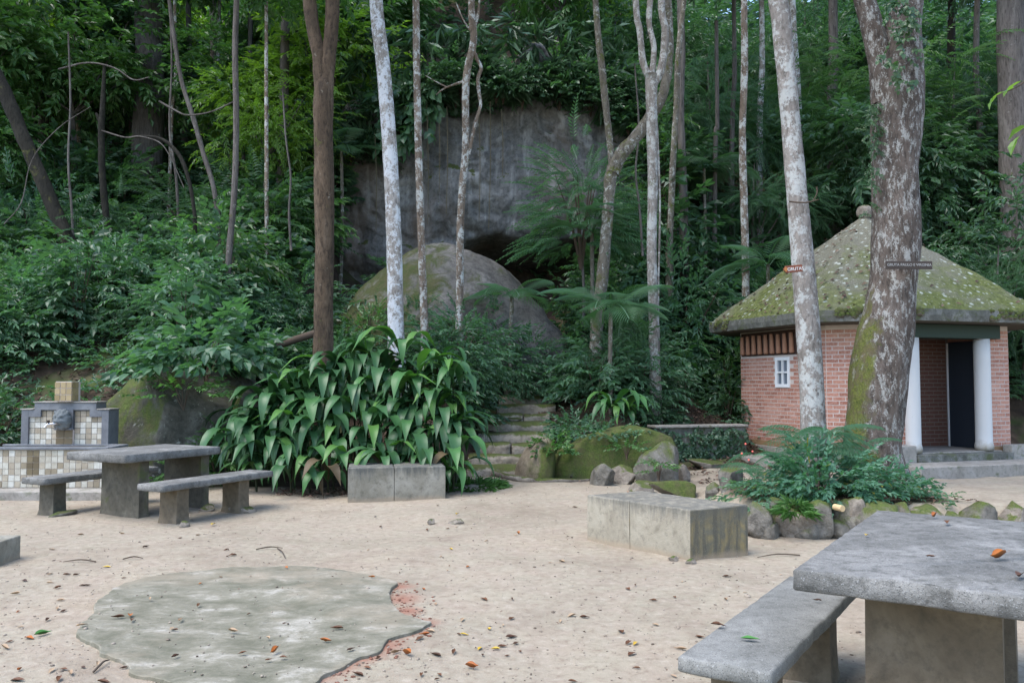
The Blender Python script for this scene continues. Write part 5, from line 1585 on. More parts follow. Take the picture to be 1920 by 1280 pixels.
def strap_plant(label, rosettes, name='strap_leaf_plant', per=10, face=-math.pi / 2):
    c = rosettes[0]
    t = thing(name, label, 'plant', (c[0], c[1], Hs(c[0], c[1])))
    O = Vector(t.location)
    for (x, y, z, s) in rosettes:
        g0 = Hs(x, y)
        mb = MB(); tube(mb, [(x - O.x, y - O.y + .05, g0 - O.z - .05), (x - O.x, y - O.y + .02, (g0 + z) / 2 - O.z), (x - O.x, y - O.y, z - O.z)], [.018, .016, .014], 6, 3)
        mb.build('stem', GREENSTEM, t, None, None, True)
        a0 = random.uniform(0, 6.28)
        m = max(4, int(round(per * random.uniform(.85, 1.15))))
        for k in range(m):
            a = a0 + 2 * math.pi * k / m + random.uniform(-.25, .25)
            # more leaves lean to the open side
            if math.sin(a) > .45 and random.random() < .55:
                a = -a
            link('leaf', STRAP[random.randrange(15)], t, (x - O.x, y - O.y, z - O.z - .03 * random.random()), (random.uniform(-.18, .18), random.uniform(-.22, .3), a), s * random.uniform(.70, 1.15))
    return t
def clump():
    ros = []
    # (px, py of the rosette heart, distance, scale)
    spots_ = [(690, 650, 13.3, 1.05), (755, 640, 13.3, 1.05), (820, 655, 13.2, 1.05), (630, 690, 13.2, 1.0), (570, 715, 13.1, .95), (715, 700, 13.0, 1.0), (785, 700, 12.9, 1.0), (850, 690, 12.9, 1.05),
              (520, 745, 12.9, .95), (600, 755, 12.8, 1.0), (665, 745, 12.8, 1.0), (740, 750, 12.7, 1.0), (815, 745, 12.7, 1.0), (850, 745, 12.8, .9), (480, 785, 12.7, .9), (550, 795, 12.5, .95), (625, 800, 12.45, .95), (695, 795, 12.4, 1.0), (765, 800, 12.4, 1.0), (835, 800, 12.45, 1.0), (855, 800, 12.6, .85),
              (455, 830, 12.5, .8), (510, 840, 12.3, .9), (580, 845, 12.15, .9), (650, 848, 12.05, .9), (720, 848, 12.05, .9), (790, 850, 12.1, .9), (850, 850, 12.15, .95), (545, 868, 12.0, .8), (615, 868, 12.0, .8), (480, 865, 12.2, .75), (840, 872, 12.0, .8)]
    for (px, py, Y_, s) in spots_:
        p = W(px, py + 34, Y_)
        ros.append((p.x, p.y, max(p.z, Hs(p.x, p.y) + .08), s * .88))
    t = strap_plant('big clump of arching glossy strap leaves behind the grey block', ros, per=8.9)
    # one yellowed leaf
    lv = [c for c in t.children if c.name.startswith('leaf')]
    dead = STRAP[2].copy(); dead.materials.clear(); dead.materials.append(WITHERED)
    for c in sorted(lv, key=lambda c: c.location.z)[::11][:6]:
        c.data = dead; c['label'] = 'withered brown strap leaf'
    q = lv[95]
    me = q.data.copy(); me.materials.clear(); me.materials.append(LEAF_YELLOW); q.data = me; q['label'] = 'single yellowed hanging leaf'
    # the leaves past the first three hundred: the ones deep inside and low down, joined
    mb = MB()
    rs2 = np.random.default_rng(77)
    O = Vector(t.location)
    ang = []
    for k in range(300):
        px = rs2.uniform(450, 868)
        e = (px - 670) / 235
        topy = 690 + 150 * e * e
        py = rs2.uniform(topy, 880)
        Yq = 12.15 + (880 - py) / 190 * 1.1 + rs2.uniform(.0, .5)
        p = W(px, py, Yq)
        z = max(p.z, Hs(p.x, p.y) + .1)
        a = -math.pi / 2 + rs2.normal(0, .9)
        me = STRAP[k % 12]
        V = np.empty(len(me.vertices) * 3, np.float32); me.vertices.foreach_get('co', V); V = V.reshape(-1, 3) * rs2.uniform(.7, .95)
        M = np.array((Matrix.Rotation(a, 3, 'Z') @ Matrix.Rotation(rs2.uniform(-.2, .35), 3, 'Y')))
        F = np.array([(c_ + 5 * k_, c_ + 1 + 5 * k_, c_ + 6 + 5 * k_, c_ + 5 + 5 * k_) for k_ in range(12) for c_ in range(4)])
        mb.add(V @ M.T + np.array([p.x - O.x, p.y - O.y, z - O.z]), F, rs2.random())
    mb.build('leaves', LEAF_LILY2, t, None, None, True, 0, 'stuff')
clump()
p = W(1150, 765, 15.3)
strap_plant('smaller strap leaf plant on top of the moss covered rock', [(p.x, p.y, p.z - .1, .85), (p.x + .25, p.y + .1, p.z - .15, .75)], per=11)
p = W(1285, 690, 17.5)
strap_plant('upright strap leaf plant between twin trunk and hut wall', [(p.x, p.y, p.z, .7)], per=8)

def fronds(name, label, cat, loc, kind, mat, n, L, rise, seed, stems=0, tilt=.25, group=None, frond_name='frond', spread=.1):
    """plant whose feathery fronds are parts of their own"""
    rs = random.Random(seed)
    t = thing(name, label, cat, loc, rs.uniform(0, 6), group)
    if kind == 'bip':
        base = []
        for k in range(11):                               # a frond of feathery pinnae on both sides
            tt = .12 + .88 * k / 10
            for s in (-1, 1):
                f = frames(np.array([[math.cos(1.05), s * math.sin(1.05), -.15 - .2 * tt]]), np.array([[0, 0, 1.0]]))
                base.append(assemble(SPR['feather2'][k % 3], f, np.array([[tt, 0, .18 * tt - .55 * tt * tt]]), np.array([.95 * (1 - .55 * abs(tt - .4))]), np.array([.3 + .03 * k])))
        g = merge(base)
    else:
        g = kind
    me = [leaf_mesh(frond_name, g, mat)]
    for k in range(n):
        a = 2 * math.pi * k / n * 2.618 + rs.uniform(-.3, .3)
        rr = spread * rs.random()
        link(frond_name, me[0], t, (rr * math.cos(a), rr * math.sin(a), rs.random() * rise), (rs.uniform(-tilt, tilt), -rs.uniform(.0, .75), a), L * rs.uniform(.75, 1.15))
    return t
# palm frond: narrow leaflets folded down either side of the rib
def palm_frond():
    m = 36
    t = np.repeat(np.linspace(.16, 1, m // 2), 2)
    side = np.where(np.arange(m) % 2 == 0, 1., -1.)
    pos = np.stack([t - .10 * t ** 3, 0 * t, .35 * t - .62 * t ** 2], 1)
    slope = .35 - 1.24 * t
    x = np.stack([np.full(m, .62), side * .8, slope * .5 - .34], 1)
    up = np.stack([-slope * .3, side * .12, np.ones(m)], 1)
    ln = .44 * np.sin(np.clip(t * 1.02, 0, 1) * math.pi * .86 + .28) + .05
    V, F, r = assemble(LEAF4, frames(x, up), pos, np.stack([ln, np.full(m, .019), np.full(m, .10)], 1), np.full(m, .4))
    tt = np.linspace(0, 1, 9)
    c = np.stack([tt - .1 * tt ** 3, 0 * tt, .35 * tt - .62 * tt ** 2], 1)
    wv = np.concatenate([c + (0, .009, 0), c - (0, .009, 0)])
    wf = np.array([q for i in range(8) for q in ((i, i + 1, 10 + i), (i, 10 + i, 9 + i))])
    return merge([(V, F, r), (wv, wf, np.full(18, .1))])
PALMF = palm_frond()
p = W(1145, 590, 16.6)
t = fronds('palm', 'small palm with drooping feather fronds left of the twin trunk', 'palm', tuple(p), PALMF, LEAF_BLUE, 15, 1.35, .1, 5)
mb = MB(); g0 = Hs(p.x, p.y); tube(mb, [(0, 0, g0 - p.z - .1), (.02, 0, (g0 - p.z) / 2), (0, 0, .06)], [.05, .045, .04], 8, 3, .1); mb.build('trunk', BARK_MOSSY, t, None, None, True)
p = W(1110, 440, 19.6)
t = fronds('palm', 'half hidden palm fronds at the mouth of the cave', 'palm', tuple(p), PALMF, LEAF_DARK, 8, 1.5, .1, 6)
mb = MB(); g0 = Hs(p.x, p.y); tube(mb, [(0, 0, g0 - p.z - .1), (.02, 0, (g0 - p.z) / 2), (0, 0, .06)], [.06, .05, .045], 8, 3, .1); mb.build('trunk', BARK_MOSSY, t, None, None, True)
for (px, py, Y_, L_, lab) in ((1320, 320, 23.5, 1.6, 'dark palm crown seen right of the cliff'), (1440, 500, 19.5, 1.3, 'palm fronds showing above the hut eave beside thin blotched trunk'), (640, 285, 24, 1.6, 'palm fronds left of the cliff top behind the white trunk'), (960, 560, 18.6, 1.1, 'low palm fronds at the right foot of the boulder')):
    p = W(px, py, Y_)
    t = fronds('palm', lab, 'palm', tuple(p), PALMF, LEAF_BLUE if Y_ < 20 else LEAF_DARK, 10, L_, .1, int(px))
    g0 = Hs(p.x, p.y); mb = MB(); tube(mb, [(0, 0, min(g0 - p.z, -.3) - .2), (.05, 0, min(g0 - p.z, -.3) / 2), (0, 0, .06)], [.06, .05, .045], 8, 3, .1); mb.build('trunk', BARK_MOSSY, t, None, None, True)
# feathery shrub on the bed in front of the two trunks
for (px, py, Y_, n, L_, sd_, lab) in ((1525, 855, 9.95, 30, .42, 11, 'feathery leaved shrub on the bed in front of both trunks'), (1455, 885, 9.7, 22, .36, 12, 'feathery shrub with small red flowers at the end of bed'), (1570, 840, 10.05, 24, .42, 13, 'tall feathery shrub against the mossy trunk base')):
    p = W(px, py + 20, Y_)
    t = fronds('feathery_shrub', lab, 'shrub', (p.x, p.y, Hs(p.x, p.y) + .10), 'bip', LEAF_FERN, n, L_, .72 if sd_ != 12 else .40, sd_, spread=.30)
    if sd_ == 12:
        for (fx, fy) in ((1411, 846), (1404, 862), (1391, 850), (1398, 832)):
            q = W(fx, fy, Y_ - .2)
            Mi = Matrix.Rotation(-t.rotation_euler[2], 4, 'Z') @ Matrix.Translation(-Vector(t.location))
            E, EF = ICO[1]
            link('flower', mesh_np('flower', E * .013, EF, PINK), t, tuple(Mi @ q))
def bush(name, label, cat, loc, kind, mat, n, rx, h, seed, sc=1.0, group=None, stems=5, low=.12, hollow=.4):
    t = thing(name, label, cat, loc, 0, group)
    me = leaf_mesh('foliage', bush_geo(kind, n, rx, h, seed, sc, hollow, low), mat)
    link('foliage', me, t)
    mb = MB(); rs = np.random.default_rng(seed)
    for k in range(stems):
        a = rs.uniform(0, 6.28); r = rx * rs.uniform(.2, .7)
        tube(mb, [(0, 0, -.15), (r * .4 * math.cos(a), r * .4 * math.sin(a), h * .4), (r * math.cos(a), r * math.sin(a), h * .85)], [.018 * max(h, .5), .012 * max(h, .5), .004], 5, 3)
    if stems:
        mb.build('stem', TWIG, t, None, None, True)
    return t
SPECIAL = [
    ('low_bush', 'low rounded bush with small dark leaves under the feathery shrub', 'bush', (1535, 915, 9.45), 'small', LEAF_FERN, 280, .66, .46, 21, 1.0),
    ('low_bush', 'small leafy bush right of the mossy trunk base', 'bush', (1665, 915, 9.7), 'small', LEAF_FERN, 80, .42, .30, 22, 1.0),
    ('low_bush', 'thin low plant at the left end of the bed', 'bush', (1440, 915, 9.3), 'small', LEAF_BLUE, 50, .40, .2, 23, .9),
    ('broadleaf_shrub', 'tall shrub of large pale rounded leaves on the left bank', 'shrub', (425, 690, 15.0), 'heart', LEAF_BLUE, 75, .62, 1.75, 24, .8),
    ('broadleaf_shrub', 'drooping large leaved shrub above the cracked mossy rock', 'shrub', (385, 700, 13.5), 'big', LEAF_BLUE, 120, .85, .75, 25, .8),
    ('leafy_shrub', 'spreading fine leaved shrub hiding the boulder foot left of steps', 'shrub', (905, 700, 18.3), 'fine', LEAF_BLUE, 330, 1.25, 1.9, 26, 1.0),
    ('leafy_shrub', 'shrub spreading across the lower right flank of the boulder', 'shrub', (985, 625, 18.9), 'fine', LEAF_BLUE, 220, .85, 1.2, 61, 1.0),
    ('leafy_shrub', 'low plants growing over the mossy left foot of the boulder', 'shrub', (690, 640, 18.6), 'small', LEAF_MID, 140, .8, .7, 62, 1.3),
    ('leafy_shrub', 'shrub of pointed leaves just right of the thin pale trunk', 'shrub', (855, 735, 16.2), 'fine', LEAF_BLUE, 220, .75, 1.25, 27, 1.0),
    ('leafy_shrub', 'dark shrub shading the left side of the steps', 'shrub', (872, 770, 15.9), 'broad', LEAF_DARK, 110, .5, .7, 28, .7),
    ('leafy_shrub', 'blue green leafy shrub below the small palm', 'shrub', (1120, 700, 17.0), 'broad', LEAF_BLUE, 130, .8, 1.1, 29, .9),
    ('leafy_shrub', 'shrub hugging the twin stemmed trunk at half height', 'shrub', (1200, 720, 17.2), 'fine', LEAF_BLUE, 170, .7, 1.35, 30, 1.0),
    ('leafy_shrub', 'leafy sapling with tiered sprays below cliff and slanting limb', 'shrub', (1090, 490, 20.3), 'feather', LEAF_BLUE, 300, 1.15, 2.5, 31, 1.5),
    ('leafy_shrub', 'bush of small leaves rooted on the bank right of steps', 'shrub', (1075, 790, 15.6), 'small', LEAF_BLUE, 130, .5, .5, 32, 1.1),
    ('leafy_shrub', 'trailing plant growing down the moss covered rock', 'plant', (1035, 850, 13.7), 'ivy', LEAF_MID, 70, .28, .35, 33, .6),
    ('leafy_shrub', 'small leaved plant sprawling over the top of mossy mound', 'plant', (1130, 812, 14.5), 'small', LEAF_BLUE, 90, .8, .16, 34, .9),
    ('leafy_shrub', 'pale green sprig on the face of the mossy mound', 'plant', (1175, 838, 13.75), 'small', LEAF_MID, 22, .25, .12, 35, .9),
    ('leafy_shrub', 'round leaved shrub beside the hut wall and twin trunk', 'shrub', (1365, 740, 18.0), 'broad', LEAF_DARK, 90, .45, .9, 36, .8),
    ('leafy_shrub', 'creeping plant spread over the face of the cracked rock', 'plant', (345, 745, 12.9), 'ivy', LEAF_MID, 60, .7, .45, 63, .7),
    ('leafy_shrub', 'shrub growing in front of the shadowed rock', 'shrub', (430, 760, 13.1), 'small', LEAF_MID, 130, .5, .9, 64, 1.1),
    ('leafy_shrub', 'narrow leaved plant in front of the cracked rock', 'plant', (350, 810, 12.8), 'small', LEAF_MID, 50, .3, .45, 37, 1.0),
    ('leafy_shrub', 'seedlings growing at the foot of the cracked rock', 'plant', (410, 800, 12.9), 'ivy', LEAF_MID, 40, .4, .5, 38, .7),
    ('grass_tuft', 'tuft of fine grass beside the grey block', 'grass tuft', (880, 908, 12.6), 'grass', LEAF_GRASS, 150, .55, .06, 39, .34),
    ('grass_tuft', 'bright grass tuft sprouting between bed edge stones', 'grass tuft', (1490, 955, 8.62), 'grass', LEAF_GRASS, 60, .15, .10, 40, .27),
    ('leafy_shrub', 'ferny tuft growing on the tall pointed rock', 'plant', (1235, 880, 12.6), 'small', LEAF_MID, 22, .2, .2, 41, .7),
    ('leafy_shrub', 'wide shrub on the slope right of the leaning dark trunk', 'shrub', (200, 600, 17.5), 'fine', LEAF_BLUE, 320, 1.6, 1.3, 42, 1.1),
    ('leafy_shrub', 'soft leafy shrub at the left edge above the fountain', 'shrub', (40, 640, 16.0), 'broad', LEAF_BLUE, 260, 1.2, 1.2, 43, .9),
    ('leafy_shrub', 'dark shrub left of the fountain back wall', 'shrub', (5, 770, 13.3), 'broad', LEAF_DARK, 150, .6, .9, 44, .75),
]
for (nm, lab, ct, (px, py, Y_), kind, mat, n, rx, h, sd_, sc) in SPECIAL:
    p = W(px, py, Y_)
    z = Hs(p.x, Y_)
    if sd_ in (25, 31, 33, 63, 34, 35, 40, 41): z = p.z - .05
    bush(nm, lab, ct, (p.x, p.y, z), kind, mat, n, rx, h, sd_, sc, stems=0 if nm == 'grass_tuft' else 6)
    if sd_ == 31:
        mb = MB(); tube(mb, [(0, 0, Hs(p.x, Y_) - z - .2), (.06, 0, -.8), (0, 0, .3)], [.05, .04, .03], 7, 4, .1); mb.build('trunk', BARK_GREY, bpy.data.objects[[o.name for o in C.objects if o.get('label') == lab][0]], None, None, True)

# climbing leaves on the big trunk
def climber(name, label, Y_, px_rng, py_rng, n, kind, mat, seed, sc):
    rs = np.random.default_rng(seed)
    pos = np.array([tuple(W(rs.uniform(*px_rng), rs.triangular(py_rng[0], py_rng[0], py_rng[1]), Y_ - rs.random() * .16)) for _ in range(n)])
    O = pos.mean(0)
    out = np.stack([rs.normal(0, .5, n), -np.ones(n) * .5, -np.ones(n) * .6], 1)
    g = scatter(kind, pos - O, out, rs.uniform(.6, 1.1, n) * sc, seed, up=np.stack([rs.normal(0, .3, n), -np.ones(n), np.full(n, .6)], 1))
    tag(link(name, leaf_mesh(name, g, mat), None, tuple(O)), label, 'climbing plant')
climber('climbing_plant', 'climbing leaves clinging to the fork of the massive trunk', 10.36, (1652, 1722), (0, 165), 46, 'ivy', LEAF_VINE, 5, .75)
climber('climbing_plant', 'wispy vine hanging down the shaded side of the massive trunk', 10.6, (1626, 1648), (190, 430), 75, 'small', LEAF_VINE, 6, .6)
climber('climbing_plant', 'large leaved climber draping the cliff beside white trunk', 24.2, (722, 815), (150, 275), 60, 'heart', LEAF_BLUE, 7, 1.2)
mb = MB()
tube(mb, [tuple(W(1480, 378, 10.7)), tuple(W(1510, 380, 10.6)), tuple(W(1535, 374, 10.55))], [.012, .01, .005], 6, 3)
tube(mb, [tuple(W(1524, 378, 10.58)), tuple(W(1532, 362, 10.55)), tuple(W(1531, 350, 10.55))], [.008, .008, .012], 6, 3)
tag(mb.build('dead_branch', TWIG, None, None, None, True), 'short dead twig sticking out of the pinkish trunk', 'branch')
mb = MB(); tube(mb, [tuple(W(520, 648, 15.3)), tuple(W(555, 636, 15.3)), tuple(W(600, 622, 15.4))], [.06, .07, .06], 9, 5, .25, 4, 5)
tag(mb.build('fallen_log', TWIG, None, None, None, True), 'dark fallen log propped behind the reddish trunk', 'log')
for k, (px, y0, y1) in enumerate(((800, 190, 420), (838, 200, 400), (898, 210, 415), (919, 190, 430), (940, 205, 330), (703, 250, 430), (822, 195, 360))):
    mb = MB(); Yv = 24.0
    a, b = W(px, y0, Yv), W(px + random.uniform(-3, 3), y1, Yv)
    tube(mb, [tuple(a), tuple((a + b) / 2 + Vector((.03, 0, 0))), tuple(b)], [.012, .012, .01], 5, 4)
    tag(mb.build('hanging_vine', VINE), 'thin vine hanging straight down over the bare rock face', 'vine', 'vines hanging over the rock face')
# hanging grassy leaves under the cliff top
rs = np.random.default_rng(12)
n = 260
pos = np.array([tuple(W(rs.uniform(640, 1180), rs.uniform(60, 190) if rs.random() < .4 else rs.uniform(40, 140), 24.3 + rs.random() * .6)) for _ in range(n)])
keep = pos[:, 0] > -6
g = scatter('grass', pos[keep], np.stack([rs.normal(0, .4, keep.sum()), -np.ones(keep.sum()) * .6, -np.ones(keep.sum()) * .5], 1), rs.uniform(.9, 1.9, keep.sum()), 12)
tag(link('hanging_foliage', leaf_mesh('hanging_foliage', g, LEAF_DARK)), 'strappy leaves hanging in tufts under the cliff top', kind='stuff')

# ------------------------------------------------------------------ forest: shrubs and small trees in zones
LAND = [(60, 'leaning dark trunk'), (195, 'broken dark trunk'), (275, 'stout grey trunk'), (375, 'slanting thin trunk'), (440, 'slim brown trunk'), (530, 'dark straight trunk'), (607, 'reddish forked trunk'), (735, 'white barked trunk'), (790, 'thin spotted trunk'), (868, 'looping stem trunk'), (1130, 'crooked mossy trunk'), (1224, 'twin stemmed trunk'), (1280, 'shaded grey trunk'), (1396, 'thin blotched trunk'), (1490, 'arrow sign trunk'), (1680, 'massive mossy trunk'), (1895, 'broad dark trunk')]
USED = set()
def own_label(x, y, size, what, base):
    px = 960 + FPX * x / y
    lx, ln = min(LAND, key=lambda q: abs(q[0] - px))
    side = 'left of' if px < lx - 14 else 'right of' if px > lx + 14 else 'in line with'
    if 24 < y < 25.7 and abs(x) < 6.7:
        return base
    where = 'low uphill' if y < 18.5 else 'midway uphill' if y < 24 else 'high uphill' if y < 30 else 'hilltop'
    for lab in (f'{what} {side} the {ln}, {where}', f'{size} {what} {side} the {ln}, {where}', f'{size} {what} well {side} the {ln}, {where}'):
        if lab not in USED and not ('well in' in lab):
            USED.add(lab)
            return lab
    return base
def zone(name, cat, label, group, protos, spots):
    """copies of the prototypes (thing + parts share mesh data), one per spot (x, y, z, scale)"""
    sc = sorted(s[3] for s in spots)
    for k, s in enumerate(spots):
        me_f, me_s, what = protos[k % len(protos)]
        size = 'small' if s[3] < sc[len(sc) // 3] else 'large' if s[3] > sc[2 * len(sc) // 3] else 'medium'
        lab = own_label(s[0], s[1], size, what + (' young tree' if name == 'young_tree' else ' shrub' if 'shrub' in name else ' bush'), label)
        o = thing(name, lab, cat, s[:3], random.uniform(0, 6.28), group)
        o.scale = (s[3] * random.uniform(.9, 1.15), s[3] * random.uniform(.9, 1.15), s[3] * random.uniform(.85, 1.2))
        link('foliage' if name != 'young_tree' else 'crown', me_f, o)
        link('stem' if name != 'young_tree' else 'trunk', me_s, o)
WHAT = {'fine': 'fine leaved', 'broad': 'broad leaved', 'big': 'big leaved', 'feather': 'feathery', 'heart': 'heart leaved', 'grass': 'strappy leaved'}
def what_of(kind, mat):
    return {'leaf_dark': 'dark ', 'leaf_blue': 'bluish ', 'leaf_mid': 'green ', 'leaf_bright': 'bright green '}[mat.name] + WHAT[kind]
def proto_bush(kind, mat, n, rx, h, seed, sc=1.0):
    me = leaf_mesh('foliage', bush_geo(kind, n, rx, h, seed, sc, .25), mat)
    mb = MB(); rs = np.random.default_rng(seed)
    for k in range(5):
        a = rs.uniform(0, 6.28); r = rx * rs.uniform(.2, .7)
        tube(mb, [(0, 0, -.3), (r * .4 * math.cos(a), r * .4 * math.sin(a), h * .4), (r * math.cos(a), r * math.sin(a), h * .85)], [.022, .015, .005], 5, 3)
    return me, mb.mesh('stem', TWIG, True), what_of(kind, mat)
def proto_tree(kind, mat, seed, h=6.0, rx=1.7, sc=1.15, bark=BARK_GREY):
    g, cs = crown_geo(kind, 17, 34, rx, h * .26, seed, sc, (.6, 1.1))
    V = g[0].copy(); V[:, 2] += h * .72
    me = leaf_mesh('crown', (V, g[1], g[2]), mat)
    mb = MB()
    tube(mb, [(0, 0, -.6), (.05, 0, h * .3), (-.06, .05, h * .6), (0, 0, h * .95)], [.085, .07, .05, .015], 8, 4, .1, seed)
    for c in cs[:8]:
        tube(mb, [(0, 0, h * .5), (c[0] * .5, c[1] * .5, h * .6 + c[2] * .4), (c[0], c[1], h * .72 + c[2])], [.03, .02, .006], 5, 3)
    return me, mb.mesh('trunk', bark, True), what_of(kind, mat)
PB = {
    'fine_blue': [proto_bush('fine', LEAF_BLUE, 190, 1.0, 1.1, s) for s in (601, 602)],
    'broad_dark': [proto_bush('broad', LEAF_DARK, 190, 1.0, 1.1, s) for s in (611, 612)],
    'broad_blue': [proto_bush('broad', LEAF_BLUE, 190, 1.0, 1.1, s) for s in (613, 614)],
    'mid': [proto_bush('broad', LEAF_MID, 190, 1.0, 1.2, s) for s in (621, 622)],
    'big': [proto_bush('big', LEAF_BLUE, 100, 1.0, 1.1, s, .9) for s in (631,)],
    'feather': [proto_bush('feather', LEAF_DARK, 130, 1.0, 1.1, s, 1.1) for s in (641, 642)],
    'heart': [proto_bush('heart', LEAF_DARK, 90, 1.0, 1.0, s, .8) for s in (651,)],
    'tall': [proto_bush('broad', LEAF_BLUE, 150, .62, 2.1, 661, .95), proto_bush('big', LEAF_DARK, 80, .7, 2.0, 662, .8), proto_bush('fine', LEAF_MID, 150, .6, 2.3, 663, 1.0)],
    'grass': [proto_bush('grass', LEAF_DARK, 120, .55, .5, 671, 1.6)],
}
PT = {
    'mid': [proto_tree('broad', LEAF_MID, 701), proto_tree('fine', LEAF_MID, 702), proto_tree('broad', LEAF_DARK, 703)],
    'bright': [proto_tree('broad', LEAF_BRIGHT, 711), proto_tree('fine', LEAF_BRIGHT, 712), proto_tree('broad', LEAF_MID, 713)],
    'dark': [proto_tree('feather', LEAF_DARK, 721), proto_tree('broad', LEAF_DARK, 722), proto_tree('fine', LEAF_DARK, 723)],
    'feather': [proto_tree('feather', LEAF_MID, 731), proto_tree('feather', LEAF_BLUE, 732)],
}
def px_of(x, y): return 960 + FPX * x / y
def spots(n, xr, yr, sr, seed, dz=0.0, test=None, zf=None):
    rs = np.random.default_rng(seed)
    out = []
    tries = 0
    while len(out) < n and tries < n * 60:
        tries += 1
        x, y = rs.uniform(*xr), rs.uniform(*yr)
        if 215 < px_of(x, y) < 345 and y < 26 and zf is None and xr[0] < -8 and (Hs(x, y) + 1.1 * sr[1] - 1.6) / y * FPX > 300:
            continue
        if test and not test(x, y):
            continue
        if any((x - a) ** 2 + (y - b) ** 2 < (.45 * (sr[0] + sr[1]) / 2) ** 2 for a, b, *_ in out):
            continue
        z = (Hs(x, y) if zf is None else zf(x, y)) - .05 + dz
        out.append((x, y, z, rs.uniform(*sr)))
    return out
zone('leafy_bush', 'bush', 'dark leafy bush growing on the bank behind the tiled fountain', 'bushes on the bank behind the fountain', PB['broad_blue'] + PB['tall'] + PB['fine_blue'] + PB['broad_dark'] + PB['big'], spots(34, (-13, -4.6), (15.0, 18.6), (.55, 1.0), 1, test=lambda x, y: px_of(x, y) > -120 and (y > 16 or not 60 < px_of(x, y) < 240)))
zone('leafy_shrub', 'shrub', 'leafy shrub on the slope among the trunks left of the cliff', 'shrubs on the slope left of the cliff', PB['broad_dark'] + PB['tall'] + PB['mid'] + PB['fine_blue'] + PB['heart'] + PB['feather'], spots(70, (-20, -4.4), (18.6, 29), (.7, 1.6), 2, test=lambda x, y: -200 < px_of(x, y) < 570 and not (225 < px_of(x, y) < 330 and y < 26)))
zone('leafy_bush', 'bush', 'leafy bush between the strap leaf clump and the boulder', 'bushes behind the strap leaf clump', PB['broad_dark'] + PB['fine_blue'], spots(14, (-4.8, -.9), (14.8, 17.6), (.4, .7), 3))
zone('leafy_shrub', 'shrub', 'shrub on the bank between the steps and the hut', 'shrubs between the steps and the hut', PB['fine_blue'] + PB['tall'] + PB['broad_dark'] + PB['feather'] + PB['big'], spots(26, (1.3, 5.2), (17.4, 22.5), (.5, 1.05), 4, test=lambda x, y: px_of(x, y) < 1440 and not (px_of(x, y) > 1235 and y < 19.3)))
zone('leafy_shrub', 'shrub', 'dark shrub on the shaded slope behind the brick hut', 'shrubs on the slope behind the hut', PB['broad_dark'] + PB['feather'] + PB['heart'] + PB['fine_blue'], spots(62, (4.2, 20), (21.0, 30), (.9, 1.9), 5, test=lambda x, y: px_of(x, y) < 2100))
zone('leafy_bush', 'bush', 'bush spilling over the top edge of the cliff', 'bushes on top of the cliff', PB['broad_dark'] + PB['feather'] + PB['mid'] + PB['heart'], spots(34, (-7.0, 5.2), (25.7, 29.8), (.8, 1.5), 6, zf=lambda x, y: 9.9 - .05 * (x - .6) ** 2 + .45 * max(0, y - 25.7)))
zone('leafy_bush', 'bush', 'tuft of strappy leaves hanging at the cliff edge', 'tufts hanging along the cliff edge', PB['grass'] + PB['heart'] + PB['grass'] + PB['broad_dark'], [(-5.2 + .42 * k + random.uniform(-.15, .15), 24.25 + .2 * random.random() + .05 * abs(k - 11), 10.3 - .07 * (-5.6 + .42 * k) ** 2 + random.uniform(-.45, .45), random.uniform(.5, .95)) for k in range(23)])
zone('leafy_bush', 'bush', 'leafy bush closing the side of the cliff', 'bushes at both sides of the cliff', PB['tall'] + PB['broad_dark'] + PB['heart'], [(4.0, 23.2, 3.6, 1.5), (4.6, 23.6, 4.6, 1.6), (4.4, 24.2, 6.4, 1.2), (5.2, 24, 3.6, 1.8), (4.9, 24.6, 7.6, 1.3), (-6.0, 25.4, 6.6, 1.2), (-5.9, 24.8, 7.8, 1.0), (-6.6, 25.0, 5.2, 1.4), (3.7, 23.6, 5.4, .9)])
zone('leafy_bush', 'bush', 'bush at the shadowed foot of the cliff', 'bushes at the cliff foot', PB['fine_blue'] + PB['broad_dark'], spots(14, (-3.0, 4.6), (21.5, 24.3), (.5, 1.0), 7, test=lambda x, y: not 880 < px_of(x, y) < 1090))
zone('leafy_bush', 'bush', 'leafy bush crowding beside the upper steps', 'bushes beside the upper steps', PB['fine_blue'] + PB['broad_dark'], spots(7, (-2.4, -1.0), (18.2, 21.5), (.45, .75), 8) + spots(9, (1.3, 3.2), (16.2, 18.5), (.35, .6), 9))
zone('young_tree', 'tree', 'slender leafy young tree on the hillside left of the cliff', 'young trees on the left hillside', PT['bright'] + PT['mid'], spots(46, (-26, -5.5), (22, 40), (.8, 1.45), 11, test=lambda x, y: px_of(x, y) > -250 and not (150 < px_of(x, y) < 400 and y < 27.5)))
zone('young_tree', 'tree', 'slender young tree on the hill above the cliff', 'young trees above the cliff', PT['bright'] + PT['mid'] + PT['feather'], spots(22, (-7, 6), (29, 42), (.8, 1.3), 12))
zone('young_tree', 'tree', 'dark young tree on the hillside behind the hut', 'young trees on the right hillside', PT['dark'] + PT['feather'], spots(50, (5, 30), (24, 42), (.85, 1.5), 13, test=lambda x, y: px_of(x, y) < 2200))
# small trees overhanging the lower slope, right and left
zone('young_tree', 'tree', 'low branching young tree at the right edge beyond the hut', 'young trees beside the hut', PT['dark'], [(11.5, 19.5, .3, .75), (13.2, 21.5, .6, .9), (9.8, 21.6, .7, .8), (12.6, 17.6, .1, .6)])

